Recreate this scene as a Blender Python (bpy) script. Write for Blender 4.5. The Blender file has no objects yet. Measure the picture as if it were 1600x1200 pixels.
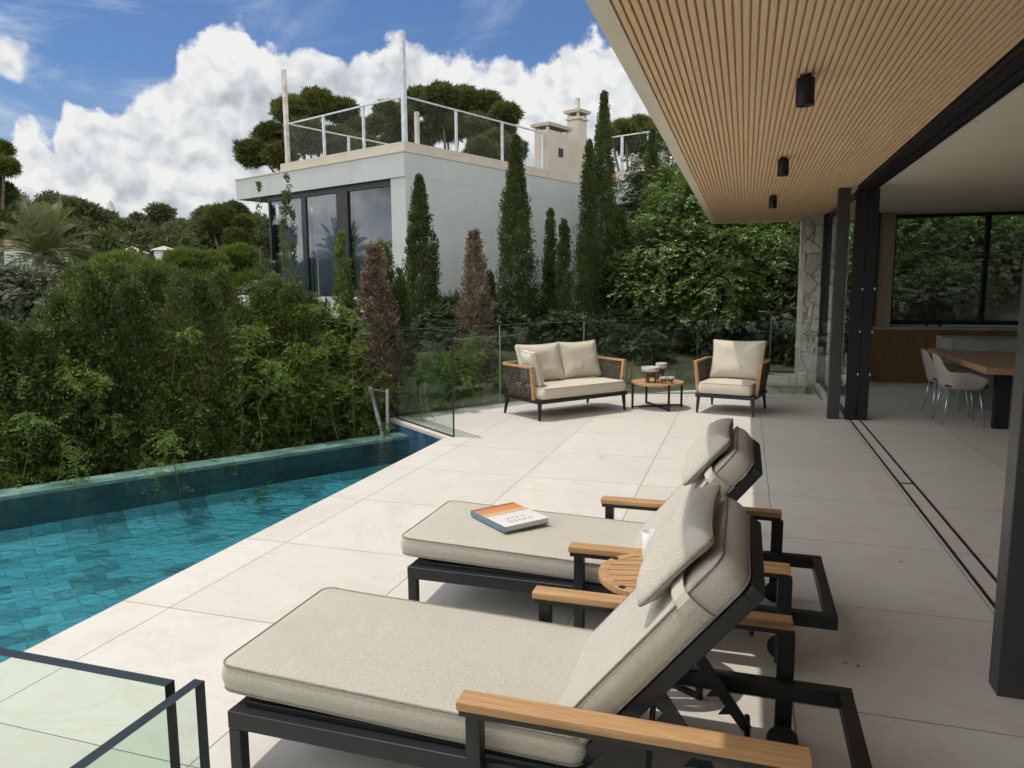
import bpy, math, random
import numpy as np
from mathutils import Vector, Matrix, noise as mnoise
random.seed(7); rng = np.random.default_rng(11)
PI = math.pi
S = bpy.context.scene
COL = S.collection
# ------------------------------------------------------------------ camera
EYE = 1.6
FPX = 1153.0
R_ = np.array([[0.95411394, -0.03355392, -0.29755792],
               [0.29938657, 0.12631653, 0.94573348],
               [-0.00585342, 0.99142235, -0.13056595]])
cam_d = bpy.data.cameras.new('camera'); cam = bpy.data.objects.new('camera', cam_d); COL.objects.link(cam)
cam_d.sensor_width = 36; cam_d.lens = FPX/1600*36; cam_d.clip_start = 0.05; cam_d.clip_end = 3000
_r = Vector(R_[:, 0]).normalized(); _f = Vector(R_[:, 2]).normalized(); _u = _r.cross(_f).normalized()
cam.matrix_world = Matrix(((_r.x, _u.x, -_f.x, 0), (_r.y, _u.y, -_f.y, 0), (_r.z, _u.z, -_f.z, EYE), (0, 0, 0, 1)))
S.camera = cam
# ------------------------------------------------------------------ light
SUN = Vector((-.275, -.04, 1)).normalized()
SKY_STRENGTH = 0.15; SUN_STRENGTH = 2.35; EXPOSURE = 0.13
S.view_settings.view_transform = 'Standard'; S.view_settings.look = 'None'
S.view_settings.exposure = EXPOSURE; S.view_settings.gamma = 1
S.render.engine = 'CYCLES'
S.cycles.use_denoising = True
S.cycles.max_bounces = 7; S.cycles.diffuse_bounces = 3; S.cycles.use_adaptive_sampling = True; S.cycles.adaptive_threshold = .04; S.cycles.transparent_max_bounces = 16
S.cycles.glossy_bounces = 4; S.cycles.volume_bounces = 0
S.cycles.caustics_reflective = False; S.cycles.caustics_refractive = False
sl = bpy.data.lights.new('sun', 'SUN'); sl.energy = SUN_STRENGTH; sl.angle = math.radians(.55); sl.color = (1, .955, .88)
so = bpy.data.objects.new('sun', sl); COL.objects.link(so)
so.rotation_euler = SUN.to_track_quat('Z', 'Y').to_euler(); so.location = (-10, 0, 30)

# ------------------------------------------------------------------ node helper
class NT:
    def __init__(s, tree): s.t = tree; s.n = tree.nodes; s.l = tree.links
    def new(s, kind, ins=None, **props):
        nd = s.n.new(kind)
        for k, v in props.items(): setattr(nd, k, v)
        if ins:
            for k, v in ins.items():
                sock = nd.inputs[k]
                if hasattr(v, 'links') or isinstance(v, bpy.types.NodeSocket): s.l.new(v, sock)
                else: sock.default_value = v
        return nd
    def math(s, op, a, b=0.0, c=0.0, clamp=False):
        nd = s.n.new('ShaderNodeMath'); nd.operation = op; nd.use_clamp = clamp
        for i, v in enumerate((a, b, c)):
            if isinstance(v, bpy.types.NodeSocket): s.l.new(v, nd.inputs[i])
            else: nd.inputs[i].default_value = v
        return nd.outputs[0]
    def vmath(s, op, a, b=None, scale=None):
        nd = s.n.new('ShaderNodeVectorMath'); nd.operation = op
        for i, v in enumerate((a, b)):
            if v is None: continue
            if isinstance(v, bpy.types.NodeSocket): s.l.new(v, nd.inputs[i])
            else: nd.inputs[i].default_value = v
        if scale is not None:
            if isinstance(scale, bpy.types.NodeSocket): s.l.new(scale, nd.inputs[3])
            else: nd.inputs[3].default_value = scale
        return nd.outputs[0]
    def mix(s, f, a, b, typ='MIX', clamp=True):
        nd = s.n.new('ShaderNodeMix'); nd.data_type = 'RGBA'; nd.blend_type = typ; nd.clamp_factor = clamp
        for sock, v in ((nd.inputs[0], f), (nd.inputs[6], a), (nd.inputs[7], b)):
            if isinstance(v, bpy.types.NodeSocket): s.l.new(v, sock)
            else: sock.default_value = v if not (isinstance(v, tuple) and len(v) == 3) else (*v, 1)
        return nd.outputs[2]
    def noise(s, vec, scale, detail=3, rough=.5, dist=0., out=0):
        nd = s.n.new('ShaderNodeTexNoise')
        if vec is not None: s.l.new(vec, nd.inputs['Vector'])
        nd.inputs['Scale'].default_value = scale; nd.inputs['Detail'].default_value = detail
        nd.inputs['Roughness'].default_value = rough; nd.inputs['Distortion'].default_value = dist
        return nd.outputs[out]
    def ramp(s, fac, stops, interp='LINEAR'):
        nd = s.n.new('ShaderNodeValToRGB'); nd.color_ramp.interpolation = interp
        e = nd.color_ramp.elements
        while len(e) < len(stops): e.new(.5)
        for i, (p, c) in enumerate(stops):
            e[i].position = p; e[i].color = (*c, 1) if isinstance(c, tuple) else (c, c, c, 1)
        s.l.new(fac, nd.inputs[0]); return nd.outputs[0]
    def maprange(s, v, a, b, c, d, typ='LINEAR'):
        nd = s.n.new('ShaderNodeMapRange'); nd.interpolation_type = typ
        for i, q in enumerate((v, a, b, c, d)):
            if isinstance(q, bpy.types.NodeSocket): s.l.new(q, nd.inputs[i])
            else: nd.inputs[i].default_value = q
        return nd.outputs[0]

# ------------------------------------------------------------------ sky
def pxdir(px, py):
    d = R_ @ np.array([px-800., 600.-py, FPX]); return d/np.linalg.norm(d)
def build_world():
    w = bpy.data.worlds.new('World'); S.world = w; w.use_nodes = True
    N = NT(w.node_tree); N.n.clear()
    sky = N.new('ShaderNodeTexSky', sky_type='NISHITA', sun_disc=False, sun_elevation=math.asin(SUN.z),
                sun_rotation=math.atan2(SUN.x, SUN.y), altitude=50, air_density=1.0, dust_density=.6, ozone_density=2.2)
    tc = N.new('ShaderNodeTexCoord').outputs['Generated']
    sp = N.new('ShaderNodeSeparateXYZ', {'Vector': tc})
    az = N.math('ARCTAN2', sp.outputs[0], sp.outputs[1]); el = N.math('ARCSINE', sp.outputs[2])
    top = [(-350, 290), (-200, 225), (-90, 180), (-20, 240), (12, 215), (22, 180), (58, 180), (85, 212), (97, 160), (105, 150), (140, 160), (200, 160), (225, 137), (250, 122), (268, 98),
           (280, 60), (300, 35), (322, 22), (360, 24), (388, 40), (400, 66), (430, 80), (460, 86), (490, 80), (520, 88), (545, 84),
           (575, 66), (620, 54), (660, 70), (685, 82), (715, 62), (750, 64), (800, 78), (830, 98), (855, 84), (885, 56), (925, 52),
           (980, 80), (1080, 60), (1250, 120), (1500, 60)]
    A0, A1, E1 = -1.6, 0.5, 0.8
    fc = N.n.new('ShaderNodeFloatCurve'); cm = fc.mapping; cv = cm.curves[0]
    pts = []
    for px, py in top:
        d = pxdir(px, py); pts.append(((math.atan2(d[0], d[1])-A0)/(A1-A0), math.asin(d[2])/E1))
    pts.sort(); pts = [(0, .25)]+[p for p in pts if .01 < p[0] < .99]+[(1, .3)]
    while len(cv.points) < len(pts): cv.points.new(.5, .5)
    for p, (x, y) in zip(cv.points, pts): p.location = (x, y); p.handle_type = 'VECTOR'
    cm.update()
    N.l.new(N.maprange(az, A0, A1, 0, 1), fc.inputs['Value'])
    T = N.math('MULTIPLY', fc.outputs[0], E1)
    warp = N.vmath('SCALE', N.vmath('SUBTRACT', N.noise(tc, 9, 4, .6, out=1), (.5, .5, .5)), scale=.06)
    pv = N.vmath('ADD', tc, warp)
    def puff(vec, sc, sm=.6):
        v = N.new('ShaderNodeTexVoronoi', {'Vector': vec, 'Scale': sc, 'Smoothness': sm}, feature='SMOOTH_F1', voronoi_dimensions='3D')
        return v.outputs['Distance']
    p1 = puff(pv, 11); p2 = puff(pv, 27); p3 = puff(pv, 60)
    f1 = N.noise(pv, 7, 9, .62)
    def relief(vec):
        a = N.math('MULTIPLY', puff(vec, 9), -1.0)
        b = N.math('MULTIPLY', puff(vec, 24, .35), -.55)
        c = N.math('ADD', N.math('MULTIPLY', N.noise(vec, 16, 10, .68), 1.1), N.math('MULTIPLY', puff(vec, 60, .3), -.34))
        return N.math('ADD', N.math('ADD', a, b), c)
    e = N.math('ADD', T, N.math('MULTIPLY', N.math('SUBTRACT', .42, p1), .045))
    e = N.math('ADD', e, N.math('MULTIPLY', N.math('SUBTRACT', .4, p2), .03))
    e = N.math('ADD', e, N.math('MULTIPLY', N.math('SUBTRACT', .4, p3), .012))
    e = N.math('ADD', e, N.math('MULTIPLY', N.math('SUBTRACT', f1, .5), .05))
    e = N.math('ADD', e, N.math('MULTIPLY', N.math('SUBTRACT', N.noise(tc, 48, 7, .75), .5), .034))
    dep = N.math('SUBTRACT', e, el)
    mask = N.maprange(dep, -.004, .009, 0, 1, 'SMOOTHSTEP')
    # lone cloud at the far left
    d0 = pxdir(-18, 78)
    dist = N.vmath('DISTANCE', pv, tuple(d0)); dn = [n for n in N.n if n.type == 'VECT_MATH'][-1].outputs['Value']
    m2 = N.maprange(N.math('ADD', dn, N.math('MULTIPLY', N.math('SUBTRACT', p2, .4), .04)), .020, .036, 1, 0, 'SMOOTHSTEP')
    mask = N.math('MAXIMUM', mask, m2)
    # light from above on the billows
    up = N.vmath('ADD', pv, (-.008, 0.0, .016))
    rel = N.math('SUBTRACT', relief(pv), relief(up))
    big = N.noise(N.vmath('MULTIPLY', tc, (1, 1, 1.7)), 4.2, 4, .55)
    b = N.math('ADD', .92, N.math('MULTIPLY', rel, .85))
    b = N.math('ADD', b, N.math('MULTIPLY', N.math('SUBTRACT', big, .5), .6))
    b = N.math('ADD', b, N.maprange(dep, 0, .07, .10, 0))
    b = N.math('SUBTRACT', b, N.maprange(dep, .05, .36, 0, .20))
    b = N.math('SUBTRACT', b, N.maprange(el, .30, .10, 0, .12))
    cc = N.ramp(b, [(0, (.42, .47, .53)), (.35, (.50, .555, .61)), (.62, (.66, .70, .74)), (.82, (.84, .87, .89)), (1, (.99, .99, .98))])
    K = 1.0/(SKY_STRENGTH*2**EXPOSURE)*.88
    cloud = N.vmath('SCALE', cc, scale=K)
    # thin high wisps
    wv = N.vmath('MULTIPLY', tc, (2.2, 1.2, 7.0))
    wr = N.new('ShaderNodeVectorRotate', {'Vector': tc, 'Axis': (.6, .7, .2), 'Angle': .55}, rotation_type='AXIS_ANGLE').outputs[0]
    wv = N.vmath('MULTIPLY', wr, (2.0, 2.0, 9.0))
    ws = N.noise(wv, 2.6, 8, .62, .5)
    wl = N.noise(tc, 5.0, 4, .5)
    wm = N.math('MULTIPLY', N.maprange(ws, .42, .75, 0, 1, 'SMOOTHSTEP'), N.maprange(wl, .38, .62, .15, 1, 'SMOOTHSTEP'))
    wm = N.math('MULTIPLY', wm, .85)
    skc = N.mix(1.0, sky.outputs[0], (.39, .49, .63), 'MULTIPLY')
    skc = N.mix(wm, skc, N.vmath('SCALE', (.80, .86, .94), scale=K))
    # pale haze near the horizon
    skc = N.mix(N.maprange(el, .0, .25, .6, 0), skc, N.vmath('SCALE', (.45, .56, .68), scale=K))
    # broken bright cloud, out of view, added overhead and behind as fill light
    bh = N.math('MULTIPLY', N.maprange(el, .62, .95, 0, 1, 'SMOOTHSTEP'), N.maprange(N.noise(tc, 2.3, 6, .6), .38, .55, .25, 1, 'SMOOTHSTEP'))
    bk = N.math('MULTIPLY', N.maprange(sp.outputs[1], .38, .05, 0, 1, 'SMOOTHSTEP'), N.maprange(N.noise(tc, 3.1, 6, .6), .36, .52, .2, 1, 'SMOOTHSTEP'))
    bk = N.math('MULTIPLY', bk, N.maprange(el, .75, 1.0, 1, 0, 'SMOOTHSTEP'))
    col = N.mix(mask, skc, cloud)
    # overhead cover stays near the visible level; the band behind is boosted for fill
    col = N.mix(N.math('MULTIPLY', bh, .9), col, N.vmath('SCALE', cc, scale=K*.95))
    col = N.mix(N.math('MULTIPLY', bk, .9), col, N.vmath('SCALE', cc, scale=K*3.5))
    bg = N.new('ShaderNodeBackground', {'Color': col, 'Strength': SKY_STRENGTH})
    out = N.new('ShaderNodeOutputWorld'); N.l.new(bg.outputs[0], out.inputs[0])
    w.cycles.sampling_method = 'MANUAL'; w.cycles.sample_map_resolution = 1024
build_world()

# ------------------------------------------------------------------ picture -> place (for laying out)
def ray(px, py): return R_ @ np.array([px-800., 600.-py, FPX])
def at_z(px, py, z=0.):
    d = ray(px, py); t = (z-EYE)/d[2]; return Vector((d[0]*t, d[1]*t, z))
def at_d(px, py, D):          # D metres straight ahead of the lens
    d = ray(px, py)*(D/FPX); return Vector((d[0], d[1], d[2]+EYE))

# ------------------------------------------------------------------ mesh helpers
class MB:
    def __init__(s): s.v = []; s.f = []; s.sm = []
    def add(s, vs, fs, smooth=False):
        o = len(s.v); s.v.extend([tuple(v) for v in vs]); s.f.extend([tuple(o+i for i in f) for f in fs]); s.sm.extend([smooth]*len(fs)); return s
    def box(s, a, b, M=None):
        x0, y0, z0 = a; x1, y1, z1 = b
        vs = [Vector(p) for p in ((x0, y0, z0), (x1, y0, z0), (x1, y1, z0), (x0, y1, z0), (x0, y0, z1), (x1, y0, z1), (x1, y1, z1), (x0, y1, z1))]
        if M is not None: vs = [M @ v for v in vs]
        return s.add(vs, [(0, 3, 2, 1), (4, 5, 6, 7), (0, 1, 5, 4), (1, 2, 6, 5), (2, 3, 7, 6), (3, 0, 4, 7)])
    def sweep(s, pts, prof, closed=False, up=(0, 0, 1), smooth=False, scl=None, cap=True):
        pts = [Vector(p) for p in pts]; up = Vector(up); n = len(pts); m = len(prof); vs = []
        for i, p in enumerate(pts):
            if closed: t = pts[(i+1) % n]-pts[i-1]
            else: t = pts[min(i+1, n-1)]-pts[max(i-1, 0)]
            t.normalize(); side = t.cross(up)
            if side.length < 1e-4: side = t.cross(Vector((1, 0, 0)) if abs(t.x) < .9 else Vector((0, 1, 0)))
            side.normalize(); u2 = side.cross(t)
            k = 1.0
            if not closed and 0 < i < n-1:
                t1 = (pts[i]-pts[i-1]).normalized(); c = max(.5, t1.dot(t)); k = 1/c
            elif closed:
                t1 = (pts[i]-pts[i-1]).normalized(); c = max(.5, t1.dot(t)); k = 1/c
            q = scl[i] if scl else 1.
            for a, b in prof: vs.append(p+side*(a*k*q)+u2*(b*q))
        fs = []
        for i in range(n if closed else n-1):
            j = (i+1) % n
            for a in range(m):
                b = (a+1) % m; fs.append((i*m+a, i*m+b, j*m+b, j*m+a))
        if not closed and cap: fs += [tuple(range(m))[::-1], tuple((n-1)*m+a for a in range(m))]
        return s.add(vs, fs, smooth)
    def tube(s, pts, r, n=8, closed=False, scl=None):
        return s.sweep(pts, [(r*math.cos(2*PI*i/n), r*math.sin(2*PI*i/n)) for i in range(n)], closed, smooth=True, scl=scl)
    def bar(s, p, q, w, h, up=(0, 0, 1)):
        return s.sweep([p, q], [(-w/2, -h/2), (w/2, -h/2), (w/2, h/2), (-w/2, h/2)], up=up)
    def lathe(s, prof, n=32, c=(0, 0, 0), smooth=True):
        vs = [(c[0]+r*math.cos(2*PI*i/n), c[1]+r*math.sin(2*PI*i/n), c[2]+z) for r, z in prof for i in range(n)]
        fs = [(k*n+i, k*n+(i+1) % n, (k+1)*n+(i+1) % n, (k+1)*n+i) for k in range(len(prof)-1) for i in range(n)]
        return s.add(vs, fs, smooth)
    def poly(s, pts, z0, z1):
        n = len(pts); vs = [(x, y, z0) for x, y in pts]+[(x, y, z1) for x, y in pts]
        return s.add(vs, [tuple(range(n))[::-1], tuple(range(n, 2*n))]+[(i, (i+1) % n, n+(i+1) % n, n+i) for i in range(n)])
    def build(s, name, m, parent=None, bevel=0, seg=2, matrix=None):
        me = bpy.data.meshes.new(name); me.from_pydata(s.v, [], s.f)
        me.polygons.foreach_set('use_smooth', s.sm); me.update()
        o = bpy.data.objects.new(name, me); COL.objects.link(o)
        if m is not None: me.materials.append(m)
        if parent is not None: o.parent = parent
        if matrix is not None: o.matrix_local = matrix
        if bevel:
            b = o.modifiers.new('bevel', 'BEVEL'); b.width = bevel; b.segments = seg; b.limit_method = 'ANGLE'; b.angle_limit = math.radians(35)
            me.polygons.foreach_set('use_smooth', [True]*len(me.polygons))
            wn = o.modifiers.new('wn', 'WEIGHTED_NORMAL'); wn.keep_sharp = True
        return o
def tag(o, label=None, cat=None, group=None, kind=None):
    if label: o['label'] = label
    if cat: o['category'] = cat
    if group: o['group'] = group
    if kind: o['kind'] = kind
    return o
def empty(name, loc=(0, 0, 0), rz=0, label=None, cat=None, group=None):
    o = bpy.data.objects.new(name, None); COL.objects.link(o); o.location = loc; o.rotation_euler = (0, 0, rz); o.empty_display_size = .1
    return tag(o, label, cat, group)
def copy_tree(o, parent=None):
    c = o.copy(); COL.objects.link(c)
    if parent is not None: c.parent = parent; c.matrix_parent_inverse = o.matrix_parent_inverse.copy()
    for ch in [k for k in bpy.data.objects if k.parent == o]: copy_tree(ch, c)
    return c
def np_mesh(name, V, F4, m, parent=None, smooth=False):
    """V (n,3) floats, F4 (k,4) quads"""
    me = bpy.data.meshes.new(name); n, k = len(V), len(F4)
    me.vertices.add(n); me.vertices.foreach_set('co', np.ascontiguousarray(V, dtype=np.float32).ravel())
    me.loops.add(k*4); me.loops.foreach_set('vertex_index', np.ascontiguousarray(F4, dtype=np.int32).ravel())
    me.polygons.add(k); me.polygons.foreach_set('loop_start', np.arange(0, k*4, 4, dtype=np.int32))
    me.polygons.foreach_set('loop_total', np.full(k, 4, dtype=np.int32))
    me.polygons.foreach_set('use_smooth', np.full(k, smooth)); me.update(calc_edges=True)
    if m is not None: me.materials.append(m)
    o = bpy.data.objects.new(name, me); COL.objects.link(o)
    if parent is not None: o.parent = parent
    return o
# ------------------------------------------------------------------ materials
def mat(name):
    m = bpy.data.materials.new(name); m.use_nodes = True; N = NT(m.node_tree); N.n.clear()
    out = N.new('ShaderNodeOutputMaterial'); return m, N, out
def objco(N): return N.new('ShaderNodeTexCoord').outputs['Object']
def pos(N): return N.new('ShaderNodeNewGeometry').outputs['Position']
def pbsdf(N, out, **k):
    p = N.new('ShaderNodeBsdfPrincipled')
    for a, v in k.items():
        s = p.inputs[a.replace('_', ' ')]
        if isinstance(v, bpy.types.NodeSocket): N.l.new(v, s)
        else: s.default_value = (*v, 1) if isinstance(v, tuple) and len(v) == 3 else v
    N.l.new(p.outputs[0], out.inputs[0]); return p
def bump(N, h, strength=.3, dist=.01):
    return N.new('ShaderNodeBump', {'Height': h, 'Strength': strength, 'Distance': dist}).outputs[0]
def plain(name, c, rough=.6, metal=0., var=.12, sc=6., bmp=0., bsc=80., spec=.5, coat=0.):
    m, N, out = mat(name); v = objco(N)
    n = N.noise(v, sc, 4, .6)
    col = N.mix(N.maprange(n, .3, .7, 0, 1), tuple(x*(1-var) for x in c), tuple(min(1, x*(1+var)) for x in c))
    r = N.maprange(N.noise(v, sc*4, 3), .3, .7, rough*.88, min(1, rough*1.12))
    k = dict(Base_Color=col, Roughness=r, Metallic=metal, Specular_IOR_Level=spec)
    if coat: k['Coat_Weight'] = coat
    if bmp: k['Normal'] = bump(N, N.noise(v, bsc, 4, .6), bmp, .003)
    pbsdf(N, out, **k); return m
M = {}
M['black'] = plain('charcoal_metal', (.013, .014, .017), .42, 0., .15, 9, .08, 900, .4)
M['frame'] = plain('black_frame', (.012, .012, .015), .5, 0, .15, 3, .05, 600, .35)
M['column'] = plain('bronze_grey_steel', (.05, .047, .045), .42, .2, .1, 3, .06, 300)
M['render'] = plain('beige_render', (.42, .37, .30), .9, 0, .04, 3, .35, 60, .2)
M['fascia'] = plain('cream_render', (.82, .76, .62), .9, 0, .04, 2.5, .5, 45, .2)
M['ceiling'] = plain('ceiling_paint', (.74, .71, .65), .85, 0, .02, 2)
M['white'] = plain('white_ceramic', (.75, .75, .74), .25, 0, .03, 8)
M['handrail'] = plain('dull_steel', (.16, .16, .16), .5, .4)
M['alu'] = plain('aluminium', (.55, .55, .56), .35, .6, .15, 12, .05, 200)
M['rust'] = plain('weathered_steel_post', (.42, .38, .34), .7, .1, .35, 5, .2, 60)
M['rubber'] = plain('black_rubber', (.01, .01, .01), .75)
M['dark'] = plain('dark_joinery', (.02, .017, .015), .6)
M['grout'] = plain('dark_joint', (.03, .03, .03), .9)

def tiles_mat(name, warm=True):
    m, N, out = mat(name); P = pos(N); sp = N.new('ShaderNodeSeparateXYZ', {'Vector': P})
    big = N.noise(N.vmath('MULTIPLY', P, (1.0, .55, 1)), 1.3, 7, .62, 1.2)
    vein = N.noise(N.vmath('MULTIPLY', P, (.8, 1.7, 1)), .9, 6, .6, 2.2)
    vm = N.maprange(N.math('ABSOLUTE', N.math('SUBTRACT', vein, .5)), 0, .03, 1, 0)
    fine = N.noise(P, 30, 6, .7)
    # each slab has its own tone
    tx = N.math('FLOOR', N.math('DIVIDE', N.math('SUBTRACT', sp.outputs[0], .2275), .985))
    ty = N.math('FLOOR', N.math('SUBTRACT', sp.outputs[1], 2.87))
    wn = N.new('ShaderNodeTexWhiteNoise', {'Vector': N.new('ShaderNodeCombineXYZ', {'X': tx, 'Y': ty}).outputs[0]}).outputs[0]
    c = N.ramp(big, [(.28, (.56, .515, .45)), (.45, (.595, .56, .50)), (.58, (.61, .58, .52)), (.75, (.585, .52, .445))])
    c = N.mix(N.math('MULTIPLY', vm, .26), c, (.50, .40, .31))
    v2 = N.noise(N.vmath('MULTIPLY', P, (1.9, .8, 1)), 1.4, 6, .6, 2.6)
    c = N.mix(N.math('MULTIPLY', N.maprange(N.math('ABSOLUTE', N.math('SUBTRACT', v2, .52)), 0, .02, 1, 0), .2), c, (.72, .70, .66))
    c = N.mix(N.maprange(wn, 0, 1, 0, .34), c, (.47, .43, .375))
    st = N.maprange(N.noise(P, .85, 5, .62, 1.5), .60, .74, 0, .34); c = N.mix(st, c, (.40, .33, .26))
    c = N.mix(N.maprange(fine, .3, .75, 0, .10), c, (.45, .41, .36))
    spk = N.maprange(N.noise(P, 55, 2, .5), .76, .8, 0, .35)
    c = N.mix(spk, c, (.2, .15, .1))
    jx = N.math('ABSOLUTE', N.math('SUBTRACT', N.math('FRACT', N.math('ADD', N.math('DIVIDE', N.math('SUBTRACT', sp.outputs[0], .2275), .985), .5)), .5))
    jy = N.math('ABSOLUTE', N.math('SUBTRACT', N.math('FRACT', N.math('ADD', N.math('SUBTRACT', sp.outputs[1], 2.87), .5)), .5))
    j = N.math('MINIMUM', N.math('MULTIPLY', jx, .985), jy)
    # coping strip keeps its own joints from x=-2.73 outwards
    jm = N.maprange(j, .0016, .0030, 1, 0)
    c = N.mix(N.math('MULTIPLY', jm, .9), c, (.085, .075, .065))
    h = N.math('ADD', N.math('MULTIPLY', big, .25), N.math('ADD', N.math('MULTIPLY', fine, .08), N.math('MULTIPLY', jm, -1)))
    rg = N.maprange(N.noise(P, 5, 5, .6), .3, .7, .5, .66)
    pbsdf(N, out, Base_Color=c, Roughness=rg, Specular_IOR_Level=.35, Normal=bump(N, h, .35, .004)); return m
M['tiles'] = tiles_mat('large_stone_tiles')

def wood_mat(name, c1, c2, axis=0, rough=.55, sc=1., grain=1.):
    m, N, out = mat(name); v = objco(N)
    s = [14*sc, 14*sc, 14*sc]; s[axis] = 1.1*sc
    oi = N.new('ShaderNodeObjectInfo').outputs['Random']
    v = N.vmath('ADD', v, N.vmath('SCALE', (3.1, 7.7, 5.3), scale=oi))
    vv = N.vmath('MULTIPLY', v, tuple(s))
    n = N.noise(vv, 1.6, 7, .65, 1.4)
    rings = N.new('ShaderNodeTexWave', {'Vector': vv, 'Scale': 1.4, 'Distortion': 7.0, 'Detail': 4.0, 'Detail Scale': 1.2}, wave_type='BANDS', bands_direction='Y' if axis != 1 else 'X').outputs[0]
    s2 = [240*sc]*3; s2[axis] = 5*sc
    fib = N.noise(N.vmath('MULTIPLY', v, tuple(s2)), 1, 4, .6)
    f = N.math('ADD', N.math('MULTIPLY', n, .72), N.math('ADD', N.math('MULTIPLY', rings, .12), N.math('MULTIPLY', fib, .2)))
    c = N.ramp(f, [(.25, c1), (.55, tuple((a+b)/2 for a, b in zip(c1, c2))), (.8, c2)])
    pbsdf(N, out, Base_Color=c, Roughness=rough, Specular_IOR_Level=.3, Normal=bump(N, N.math('ADD', fib, N.math('MULTIPLY', rings, .4)), .18*grain, .002)); return m
M['teak'] = wood_mat('oiled_teak', (.27, .135, .052), (.62, .385, .19), 0)
M['teak_dark'] = wood_mat('teak_frame', (.22, .10, .04), (.43, .22, .10), 2)
M['slat'] = wood_mat('soffit_slats', (.78, .53, .31), (.93, .69, .44), 1, .6, .8)
M['oak'] = wood_mat('oak_panel', (.27, .20, .13), (.40, .31, .21), 2, .55)
M['ribbed'] = wood_mat('ribbed_walnut', (.17, .09, .035), (.34, .19, .085), 2, .5)
M['tabletop'] = wood_mat('dining_oak', (.22, .13, .06), (.42, .27, .14), 1, .45)

def fabric_mat(name, c1, c2, sc=1.0, b=.6, thread=True):
    m, N, out = mat(name); v = objco(N); k = 1150*sc
    sp = N.new('ShaderNodeSeparateXYZ', {'Vector': v})
    wob = N.noise(v, 60*sc, 2, .5)
    wobs = N.math('MULTIPLY', wob, 2.6)
    k = 430*sc
    a = N.noise(N.vmath('MULTIPLY', v, (k*.35, k, k)), 1, 2, .5); bb = N.noise(N.vmath('MULTIPLY', v, (k, k*.35, k)), 1, 2, .5)
    w = N.math('MULTIPLY', N.math('SUBTRACT', N.math('ADD', a, bb), 1.0), 4.0)
    sl = N.noise(v, 420*sc, 3, .65)
    big = N.noise(v, 5, 4, .6)
    f = N.math('ADD', N.maprange(w, -1.6, 1.6, .12, .88), N.math('MULTIPLY', N.math('SUBTRACT', sl, .5), .7))
    c = N.mix(N.math('MAXIMUM', 0.0, f), c1, c2)
    c = N.mix(N.maprange(big, .35, .7, 0, .12), c, tuple(x*.8 for x in c1))
    h = N.math('ADD', N.math('MULTIPLY', w, .5), N.math('MULTIPLY', sl, 1.4))
    fold = N.noise(v, 9, 3, .5)
    nb = N.new('ShaderNodeBump', {'Height': fold, 'Strength': .22, 'Distance': .02}).outputs[0]
    nb2 = N.new('ShaderNodeBump', {'Height': h, 'Strength': b, 'Distance': .0012, 'Normal': nb}).outputs[0]
    pbsdf(N, out, Base_Color=c, Roughness=.92, Specular_IOR_Level=.15, Sheen_Weight=.15, Sheen_Roughness=.5, Normal=nb2); return m
M['fabric'] = fabric_mat('oatmeal_weave', (.33, .302, .248), (.645, .60, .505), .85, .8)
M['fabric_pale'] = fabric_mat('cream_outdoor_fabric', (.47, .415, .325), (.68, .62, .505), 1.2, .4)
M['piping'] = plain('piping_cord', (.27, .24, .195), .9, 0, .2, 60, .5, 700, .1)
M['piping_pale'] = plain('pale_piping', (.43, .38, .30), .9, 0, .1, 60)

def glass_mat(name, tint, gloss=1.0):
    m, N, out = mat(name)
    fr = N.new('ShaderNodeFresnel', {'IOR': 1.5}).outputs[0]
    tr = N.new('ShaderNodeBsdfTransparent', {'Color': (*tint, 1)}); gl = N.new('ShaderNodeBsdfGlossy', {'Roughness': .0, 'Color': (.95, 1, .98, 1)})
    ff = N.math('MULTIPLY', N.math('SUBTRACT', 1.0, N.new('ShaderNodeNewGeometry').outputs['Backfacing']), fr)
    mx = N.new('ShaderNodeMixShader', {0: N.math('MULTIPLY', ff, gloss, clamp=True)}); N.l.new(tr.outputs[0], mx.inputs[1]); N.l.new(gl.outputs[0], mx.inputs[2])
    N.l.new(mx.outputs[0], out.inputs[0]); return m
M['glass'] = glass_mat('clear_pane', (.915, .955, .935), 1.9)
M['fg_glass'] = glass_mat('thick_pane', (.90, .955, .925), 1.3)
M['win_glass'] = glass_mat('window_pane', (.93, .95, .95), 1.8)
M['kit_glass'] = glass_mat('tinted_window_pane', (.60, .64, .62), 1.8)
M['edge'] = plain('polished_glass_edge', (.014, .022, .024), .45, 0, .3, 8)
M['edge_pale'] = plain('bright_glass_edge', (.40, .52, .48), .2, 0, .2, 8)

def water_mat():
    m, N, out = mat('pool_water'); P = pos(N)
    h = N.math('ADD', N.noise(N.vmath('MULTIPLY', P, (1, 1.6, 1)), 5.5, 3, .5, .6), N.math('MULTIPLY', N.noise(P, 19, 3, .55, .4), .34))
    nb = bump(N, h, .9, .030)
    fr = N.new('ShaderNodeFresnel', {'IOR': 1.33, 'Normal': nb}).outputs[0]
    tr = N.new('ShaderNodeBsdfTransparent'); gl = N.new('ShaderNodeBsdfGlossy', {'Roughness': .02, 'Normal': nb})
    ff = N.math('MULTIPLY', N.math('SUBTRACT', 1.0, N.new('ShaderNodeNewGeometry').outputs['Backfacing']), fr)
    mx = N.new('ShaderNodeMixShader', {0: ff}); N.l.new(tr.outputs[0], mx.inputs[1]); N.l.new(gl.outputs[0], mx.inputs[2])
    N.l.new(mx.outputs[0], out.inputs[0])
    ab = N.new('ShaderNodeVolumeAbsorption', {'Color': (.18, .78, .88, 1), 'Density': .75}); N.l.new(ab.outputs[0], out.inputs[1])
    return m
M['water'] = water_mat()
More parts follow.
